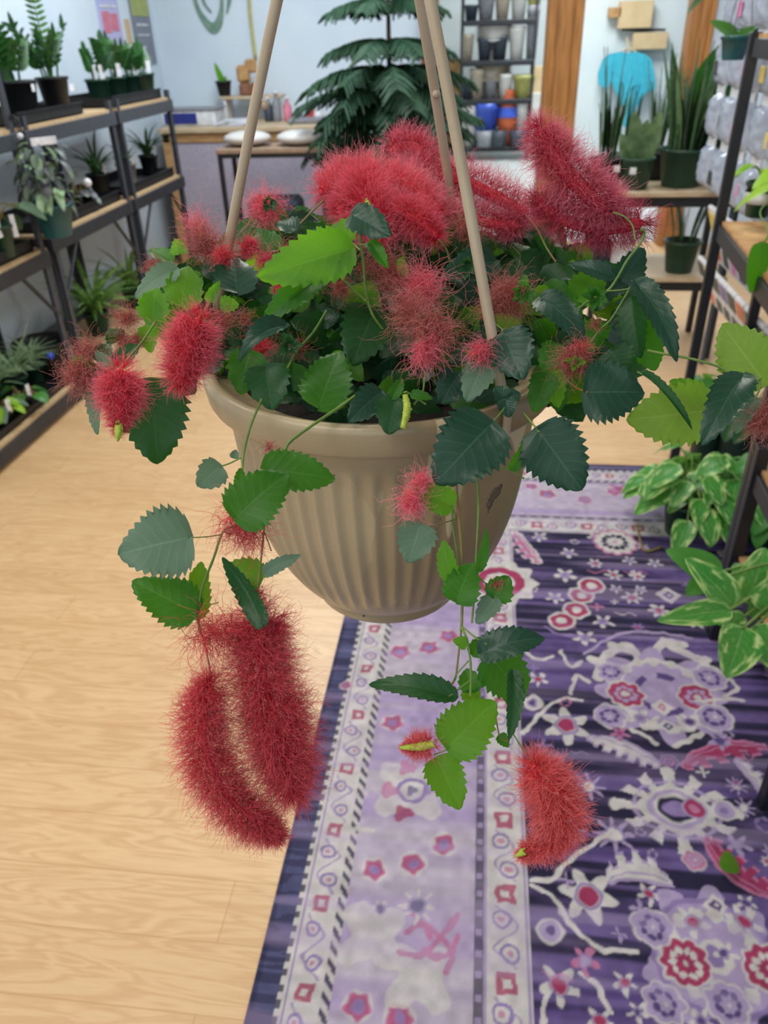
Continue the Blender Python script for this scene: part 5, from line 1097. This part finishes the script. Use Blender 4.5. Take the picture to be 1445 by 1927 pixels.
# deeper foliage inside the mound: too many and too hidden to count
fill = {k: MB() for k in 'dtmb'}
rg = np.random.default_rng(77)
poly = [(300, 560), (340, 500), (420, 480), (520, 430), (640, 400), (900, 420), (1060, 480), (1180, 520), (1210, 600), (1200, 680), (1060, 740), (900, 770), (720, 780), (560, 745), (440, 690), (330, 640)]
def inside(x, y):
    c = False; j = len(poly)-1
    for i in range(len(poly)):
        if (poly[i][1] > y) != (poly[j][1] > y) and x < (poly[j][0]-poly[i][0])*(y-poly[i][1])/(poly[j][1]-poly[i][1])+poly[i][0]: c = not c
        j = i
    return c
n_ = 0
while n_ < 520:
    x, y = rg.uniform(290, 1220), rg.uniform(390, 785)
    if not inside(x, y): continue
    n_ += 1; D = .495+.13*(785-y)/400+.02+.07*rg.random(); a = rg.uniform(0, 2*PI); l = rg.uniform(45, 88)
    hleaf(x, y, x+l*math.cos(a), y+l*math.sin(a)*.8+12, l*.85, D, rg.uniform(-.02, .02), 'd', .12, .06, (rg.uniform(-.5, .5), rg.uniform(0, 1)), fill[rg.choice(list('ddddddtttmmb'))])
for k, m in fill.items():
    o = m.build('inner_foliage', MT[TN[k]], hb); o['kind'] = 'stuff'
mb = MB()
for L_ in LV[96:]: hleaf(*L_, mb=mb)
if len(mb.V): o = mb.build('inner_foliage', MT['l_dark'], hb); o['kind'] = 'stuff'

# ---- stems: (points px, depth start, depth end, radius px, material)
ST = [
 ([(492,752),(472,800),(459,850),(455,890)],.495,.46,5,'stem'), ([(445,990),(420,1000),(402,1050),(380,1108),(372,1155),(376,1185)],.45,.44,5,'stem'), ([(455,890),(450,940),(438,1000),(420,1000)],.46,.45,4,'stemr'),
 ([(376,1185),(386,1215),(394,1255),(400,1290)],.44,.44,3,'stemr'),
 ([(692,728),(640,765),(585,802),(545,832),(532,856)],.495,.45,6,'stem'), ([(532,856),(515,890),(500,950),(496,1004),(489,1074),(484,1120),(488,1160)],.45,.44,4,'stemr'),
 ([(858,905),(862,960),(868,1030),(870,1090),(869,1160),(868,1185)],.465,.445,5.5,'stemr'), ([(868,1185),(864,1220),(858,1270),(852,1285)],.445,.44,4,'stemr'), ([(852,1285),(860,1268),(880,1245)],.44,.44,3,'stem'),
 ([(852,925),(852,990),(862,1050),(866,1080)],.47,.45,3.5,'stem'), ([(898,905),(900,960),(896,1040),(894,1100),(888,1170)],.47,.445,4,'stem'), ([(868,1178),(880,1210),(886,1260),(885,1308)],.445,.435,5,'stem'), ([(868,1178),(895,1200),(915,1212)],.445,.435,3.5,'stem'),
 ([(886,1280),(865,1295),(846,1310)],.437,.43,3.5,'stem'), ([(966,1382),(985,1412),(1004,1440)],.435,.43,3,'stem'), ([(930,1330),(940,1385),(955,1395)],.435,.435,3,'stemr'),
 ([(846,1404),(838,1412),(818,1420)],.425,.43,3,'stem'), ([(720,620),(700,590),(688,546),(684,500),(677,440),(680,410)],.54,.505,5.5,'stem'), ([(688,566),(655,535),(628,505),(640,490)],.525,.505,5,'stem'), ([(691,400),(696,385),(690,376)],.505,.51,3.5,'stem'), ([(658,452),(668,462),(677,470)],.51,.505,3,'stem'), ([(677,460),(700,462)],.505,.50,2.5,'stem'),
 ([(1068,596),(1110,565),(1142,548),(1160,525),(1180,490),(1203,460),(1212,440),(1208,432)],.53,.51,5,'stem'), ([(1195,450),(1190,425),(1175,408),(1155,400)],.515,.52,3,'stem'), ([(1142,548),(1175,545),(1202,538)],.52,.505,3,'stem'), ([(1100,660),(1130,620),(1150,600),(1175,560),(1190,530)],.53,.52,4,'stem'),
 ([(1220,660),(1250,666),(1300,675),(1352,690),(1378,706),(1420,722)],.50,.47,5,'stem'), ([(1396,710),(1415,718),(1432,712)],.46,.465,3,'stem'), ([(1420,750),(1428,735),(1430,715)],.46,.465,3.5,'stem'), ([(1331,772),(1350,766),(1380,758)],.47,.465,2.5,'stem'), ([(1200,700),(1212,706),(1225,712)],.47,.465,3,'stem'),
 ([(400,560),(385,585),(372,600)],.53,.52,4,'stem'), ([(292,606),(270,640),(245,670),(234,690)],.53,.52,4,'stem'), ([(566,420),(585,400),(606,380)],.55,.55,4,'stemr'), ([(534,706),(560,660),(590,625),(614,586)],.53,.55,5,'stem'), ([(354,1012),(390,1010),(416,1006)],.43,.445,2.5,'stem'), ([(414,878),(432,872),(452,862)],.455,.46,3,'stem'), ([(364,1152),(372,1158)],.44,.44,3,'stem'), ([(395,1138),(410,1134)],.44,.44,2.5,'stem'),
 ([(790,998),(820,988),(856,978)],.452,.465,2.5,'stemr'), ([(848,952),(856,965),(858,980)],.455,.465,3,'stem'), ([(905,882),(940,880),(962,886),(985,900)],.465,.465,3,'stem'), ([(922,800),(940,780),(955,760)],.45,.475,3.5,'stem'), ([(1014,812),(1000,795),(985,778)],.46,.48,4,'stem'), ([(1104,738),(1085,730),(1062,712)],.475,.50,4,'stemr'), ([(948,632),(944,620),(935,612)],.487,.50,3,'stem'),
 ([(498,1002),(504,1018),(510,1036)],.445,.44,2.5,'stemr'), ([(800,700),(795,740),(780,760)],.52,.48,4,'stem'), ([(800,760),(778,745),(765,738)],.478,.476,4,'stem'), ([(900,450),(880,440),(860,400)],.60,.6,3,'stem'), ([(990,405),(1010,430),(1028,466),(1045,492)],.60,.58,3.5,'stemr'), ([(826,452),(840,470),(846,492)],.55,.56,3,'stem'), ([(932,1126),(925,1110),(905,1090)],.445,.45,2.5,'stem'),
]
for pts, d0, d1, r_, m_ in ST:
    P = np.array([at(x, y, d0+(d1-d0)*k/(len(pts)-1)) for k, (x, y) in enumerate(pts)]); Q = bez(P, 8); mb = MB(); rr = r_*.5/F*(d0+d1)/2
    mb.tube(Q, rr*(1+.08*np.sin(np.arange(len(Q))*1.9)), 8); mb.ball(P[-1], rr*1.35, 8); mb.ball(P[0], rr*1.2, 8); mb.build('stem', MT[m_], hb)

# ---- catkins: spine px, radius px along it, depth, filaments
def hairs(mb, base, dirn, length, rad_, curl, rng, ns=6, mi=0, droop=0.0):
    """thin three-sided strands; base, dirn (N,3), length (N,)"""
    N_ = len(base); P = np.zeros((N_, ns+1, 3)); P[:, 0] = base; d = dirn/np.linalg.norm(dirn, axis=1)[:, None]; step = (length/ns)[:, None]
    om = rng.normal(size=(N_, 3))*curl
    for k in range(ns):
        d = d+np.cross(om, d)*.5+rng.normal(size=(N_, 3))*curl*.45; d[:, 2] -= droop; d /= np.linalg.norm(d, axis=1)[:, None]; P[:, k+1] = P[:, k]+d*step
    T = np.gradient(P, axis=1); T /= np.linalg.norm(T, axis=2)[..., None]+1e-12
    a = rng.normal(size=(N_, 1, 3)); U = np.cross(T, a); U /= np.linalg.norm(U, axis=2)[..., None]+1e-12; Vv = np.cross(T, U)
    w = rad_*np.linspace(1.0, .45, ns+1)[None, :, None]
    V = np.stack([P+w*(U*math.cos(q)+Vv*math.sin(q)) for q in (0, 2*PI/3, 4*PI/3)], 2)       # N, ns+1, 3, 3
    i = np.arange(N_*(ns+1)*3).reshape(N_, ns+1, 3); j = np.roll(i, -1, 2)
    f = np.stack([i[:, :-1], j[:, :-1], j[:, 1:], i[:, 1:]], -1).reshape(-1, 4)
    t = np.broadcast_to(np.linspace(0, 1, ns+1)[None, :, None], (N_, ns+1, 3)); rv = np.broadcast_to(rng.random((N_, 1, 1)), (N_, ns+1, 3))
    mb.add(V.reshape(-1, 3), f, np.stack([t, rv], -1).reshape(-1, 2), mi)
PXW = 1/F
def catkin(pts, rads, D, n, m_, D1=None, seed_=0, curl=.22, droop=.0, name='flower_spike', lean=.35, hr=.000125, core=.42, ext=1.18, corem='core'):
    rng = np.random.default_rng(seed_+500); D1 = D1 or D; K = len(pts)
    P = np.array([at(x, y, D+(D1-D)*k/(K-1)) for k, (x, y) in enumerate(pts)]); Q = bez(P, 12); M_ = len(Q)
    R_ = np.interp(np.linspace(0, 1, M_), np.linspace(0, 1, K), rads)*PXW*(D+D1)/2
    T = np.gradient(Q, axis=0); T /= np.linalg.norm(T, axis=1)[:, None]
    cm = MB(); cm.tube(Q, R_*core*(1+.15*rng.random(M_)), 12, 0); cm.ball(Q[0], R_[0]*core*.7, 10); cm.ball(Q[-1], R_[-1]*core*.7, 10)
    o = cm.build(name, MT[corem], hb)
    s = rng.random(n); ext_ = rng.random(n) < .16
    i = np.minimum((s*(M_-1)).astype(int), M_-2); fr = (s*(M_-1)-i)[:, None]; B = Q[i]*(1-fr)+Q[i+1]*fr; TT = T[i]; RR = R_[i]
    rd = rng.normal(size=(n, 3)); rd -= TT*np.sum(rd*TT, 1)[:, None]; rd /= np.linalg.norm(rd, axis=1)[:, None]
    d = rd+TT*rng.normal(size=(n, 1))*lean+TT*.12
    s2 = rng.random(n); e0 = s2 < .045; e1 = s2 > .945; B[e0] = Q[0]; B[e1] = Q[-1]; RR[e0] = R_[0]; RR[e1] = R_[-1]; d[e0] = rd[e0]-TT[e0]*rng.random((e0.sum(), 1))*2.2; d[e1] = rd[e1]+TT[e1]*rng.random((e1.sum(), 1))*2.2
    off = core*.8+(.62-core*.8)*rng.random(n)**1.3; rd2 = rd.copy(); em = e0 | e1; rd2[em] = d[em]/np.linalg.norm(d[em], axis=1)[:, None]; B = B+rd2*(RR*off*np.where(em, .8, 1))[:, None]
    ln = RR*(1.02-off)*(.7+.5*rng.random(n))*ext; ln[ext_] *= 1.35
    hm = MB(); hairs(hm, B, d, ln*1.15, hr, curl, rng, droop=droop); hm.build('filaments', MT[m_], o)
    return o
CK = [
 ([(398,1290),(380,1350),(392,1430),(430,1500),(480,1545),(522,1568)],[40,54,58,52,44,26],.44,.45,6800,'hairr'),
 ([(486,1168),(490,1240),(512,1330),(530,1400),(548,1478)],[52,66,72,70,50],.455,.46,8200,'hairr'),
 ([(372,604),(358,650),(338,716)],[40,52,36],.49,.49,3000,'hairc'),
 ([(226,700),(228,745),(222,806)],[38,50,16],.485,.485,2400,'hairc'),
 ([(1014,244),(1040,290),(1085,345),(1130,388),(1158,402)],[34,50,56,48,30],.555,.55,5600,'haird'),
 ([(1012,375),(1060,412),(1130,430),(1205,420)],[30,40,43,40],.575,.55,3800,'haire'),
 ([(740,284),(775,280),(812,312)],[36,42,34],.66,.65,2000,'haird'),
 ([(690,345),(690,385),(712,425)],[48,58,46],.60,.57,3000,'hairc'),
 ([(606,362),(650,335),(700,325)],[34,44,40],.61,.62,2200,'hairp'),
 ([(720,330),(780,360),(828,400)],[42,44,34],.62,.60,2400,'hairp'),
 ([(745,395),(785,415),(820,445)],[36,38,26],.575,.565,2000,'hairc'),
 ([(832,330),(880,345),(940,375),(990,402)],[34,42,44,30],.64,.61,3200,'haird'),
 ([(870,400),(920,420),(970,425)],[30,36,28],.62,.61,1600,'haird'),
 ([(1005,1442),(1036,1484),(1056,1538),(1036,1588),(984,1604)],[40,56,52,32,18],.43,.43,5600,'hairk'),
 ([(810,1402),(785,1404),(757,1406)],[26,28,8],.43,.43,1000,'hairk'),
 ([(640,400),(655,380),(680,360)],[30,38,36],.59,.60,1500,'hairc'),
 ([(748,350),(770,330),(800,320)],[34,38,34],.64,.65,1500,'hairp'),
 ([(456,462),(478,470)],[22,20],.57,.57,600,'hairc'),
 ([(600,510),(560,530),(520,545)],[16,22,12],.56,.55,700,'haird'),
]
for k, (p_, r_, d0, d1, n, m_) in enumerate(CK):
    loose = m_ == 'hairr'
    catkin(p_, r_, d0, n, m_, d1, k, curl=.30 if loose else .20, droop=.05 if loose else 0, core=.11 if m_ == 'hairr' else .2 if m_ == 'hairk' else .26)
# young bare catkins
for pts, rr, D, nm in (([(762,742),(766,770),(758,806)], [5, 8, 5], .47, 'young_catkin'), ([(815,1400),(790,1405),(752,1407)], [6, 8, 3], .425, 'young_catkin'), ([(224,800),(223,815),(221,830)], [8, 8, 2], .48, 'catkin_tip'), ([(985,1602),(970,1612)], [7, 2], .425, 'catkin_tip'), ([(690,378),(694,392)], [4, 5], .5, 'catkin_tip')):
    P = bez([at(x, y, D) for x, y in pts], 8); R_ = np.interp(np.linspace(0, 1, len(P)), np.linspace(0, 1, len(rr)), rr)*PXW*D; mb = MB(); mb.tube(P, R_, 10)
    rg = np.random.default_rng(4)
    for i in range(len(P)):
        for q in range(5): v = rg.normal(size=3); v /= np.linalg.norm(v); mb.ball(P[i]+v*R_[i]*.9, R_[i]*.34, 6)
    mb.build(nm, MT['coreg'], hb)

# ---- spent, stringy tufts: centre px, radius px, depth, strands, material, droop
TF = [
 (500,392,46,.60,620,'hairp',-.02), (385,462,46,.56,520,'hairb',-.06), (372,430,40,.57,220,'hairp',-.12), (420,482,26,.54,420,'hairr',0), (292,500,26,.60,260,'hairb',.05), (150,705,46,.51,520,'hairb',.03), (165,660,38,.52,320,'hairb',-.03), (238,600,34,.55,260,'hairb',0), (232,640,30,.55,200,'hairb',0),
 (790,545,62,.53,620,'hairp',0), (735,520,56,.54,380,'hairb',0), (815,620,60,.49,620,'hairb',.03), (800,660,50,.485,360,'hairp',.08), (770,590,60,.50,340,'hairb',0), (905,660,40,.48,260,'hairp',.10), (960,560,56,.52,520,'hairb',0), (925,575,40,.52,260,'hairb',0), (1078,680,46,.49,420,'hairb',.02), (1090,655,26,.49,200,'hairr',0),
 (792,905,34,.45,300,'hairp',.0), (775,945,38,.45,420,'hairp',.06), (450,975,62,.44,260,'hairr',.12), (472,1005,56,.445,220,'hairr',.14), (440,1000,44,.44,90,'hairb',.05), (392,1190,74,.44,280,'hairr',.12), (425,1185,60,.445,200,'hairr',.08), (480,1120,34,.445,160,'hairr',.05), (520,1180,46,.45,260,'hairr',.05),
 (1442,790,42,.45,700,'hairb',.08), (490,650,34,.53,260,'hairr',0), (560,655,30,.54,160,'hairb',0), (500,490,34,.57,300,'hairp',0), (545,480,28,.56,220,'hairp',0), (640,540,34,.56,200,'hairb',0), (720,450,40,.55,260,'haird',.05), (880,430,44,.58,300,'hairb',0), (860,395,34,.61,220,'hairp',0), (300,510,24,.59,120,'hairb',0),
 (1120,610,20,.52,90,'hairb',0), (420,600,34,.51,160,'hairb',0), (505,840,22,.46,60,'hairb',.1), (935,1100,18,.443,70,'hairb',0), (950,540,30,.53,200,'hairb',0), (690,500,30,.53,120,'hairb',0), (460,600,26,.53,120,'hairb',0), (260,640,26,.54,140,'hairb',0),
]
for k, (x, y, R_, D, n, m_, dr) in enumerate(TF):
    rng = np.random.default_rng(900+k); c = at(x, y, D); r0 = R_*PXW*D
    d = rng.normal(size=(n, 3)); d /= np.linalg.norm(d, axis=1)[:, None]; B = c+rng.normal(size=(n, 3))*r0*.22
    ln = r0*(.5+1.0*rng.random(n)**1.5)*1.1; hm = MB(); hairs(hm, B, d, ln, .00013, .42, rng, ns=8, droop=dr); hm.build('flower_tuft', MT[m_], hb)
# small bract clusters at the heart of some tufts
for k, (x, y, R_, D, tone) in enumerate(((816,600,30,.50,'d'), (985,548,34,.51,'m'), (1082,682,22,.485,'b'), (505,380,20,.59,'d'), (150,690,24,.515,'m'), (1120,560,26,.52,'m'), (545,650,26,.53,'d'), (880,500,30,.55,'d'))):
    rng = np.random.default_rng(70+k); mb = MB()
    for j in range(9):
        a = j*2.4; l = R_*(.5+.6*rng.random()); hleaf(x+4*math.cos(a), y+4*math.sin(a), x+l*math.cos(a), y+l*math.sin(a), l*.6, D, -.004, tone, .2, .1, (0, .3), mb)
    mb.build('bract_cluster', MT[TN[tone]], hb)
# dead leaf stuck to the pot
mb = MB(); rg = np.random.default_rng(6); P = bez([at(944, 912, .462), at(932, 928, .460), at(922, 945, .461), at(918, 966, .462)], 6); mb.tube(P, np.interp(np.linspace(0, 1, len(P)), [0, .3, .7, 1], [2, 6, 4, .8])*PXW*.46*(1+.6*rg.random(len(P))), 7); mb.build('dead_leaf', mat('withered_leaf', (58, 46, 36), .85, (90, 76, 52), 200), hb)
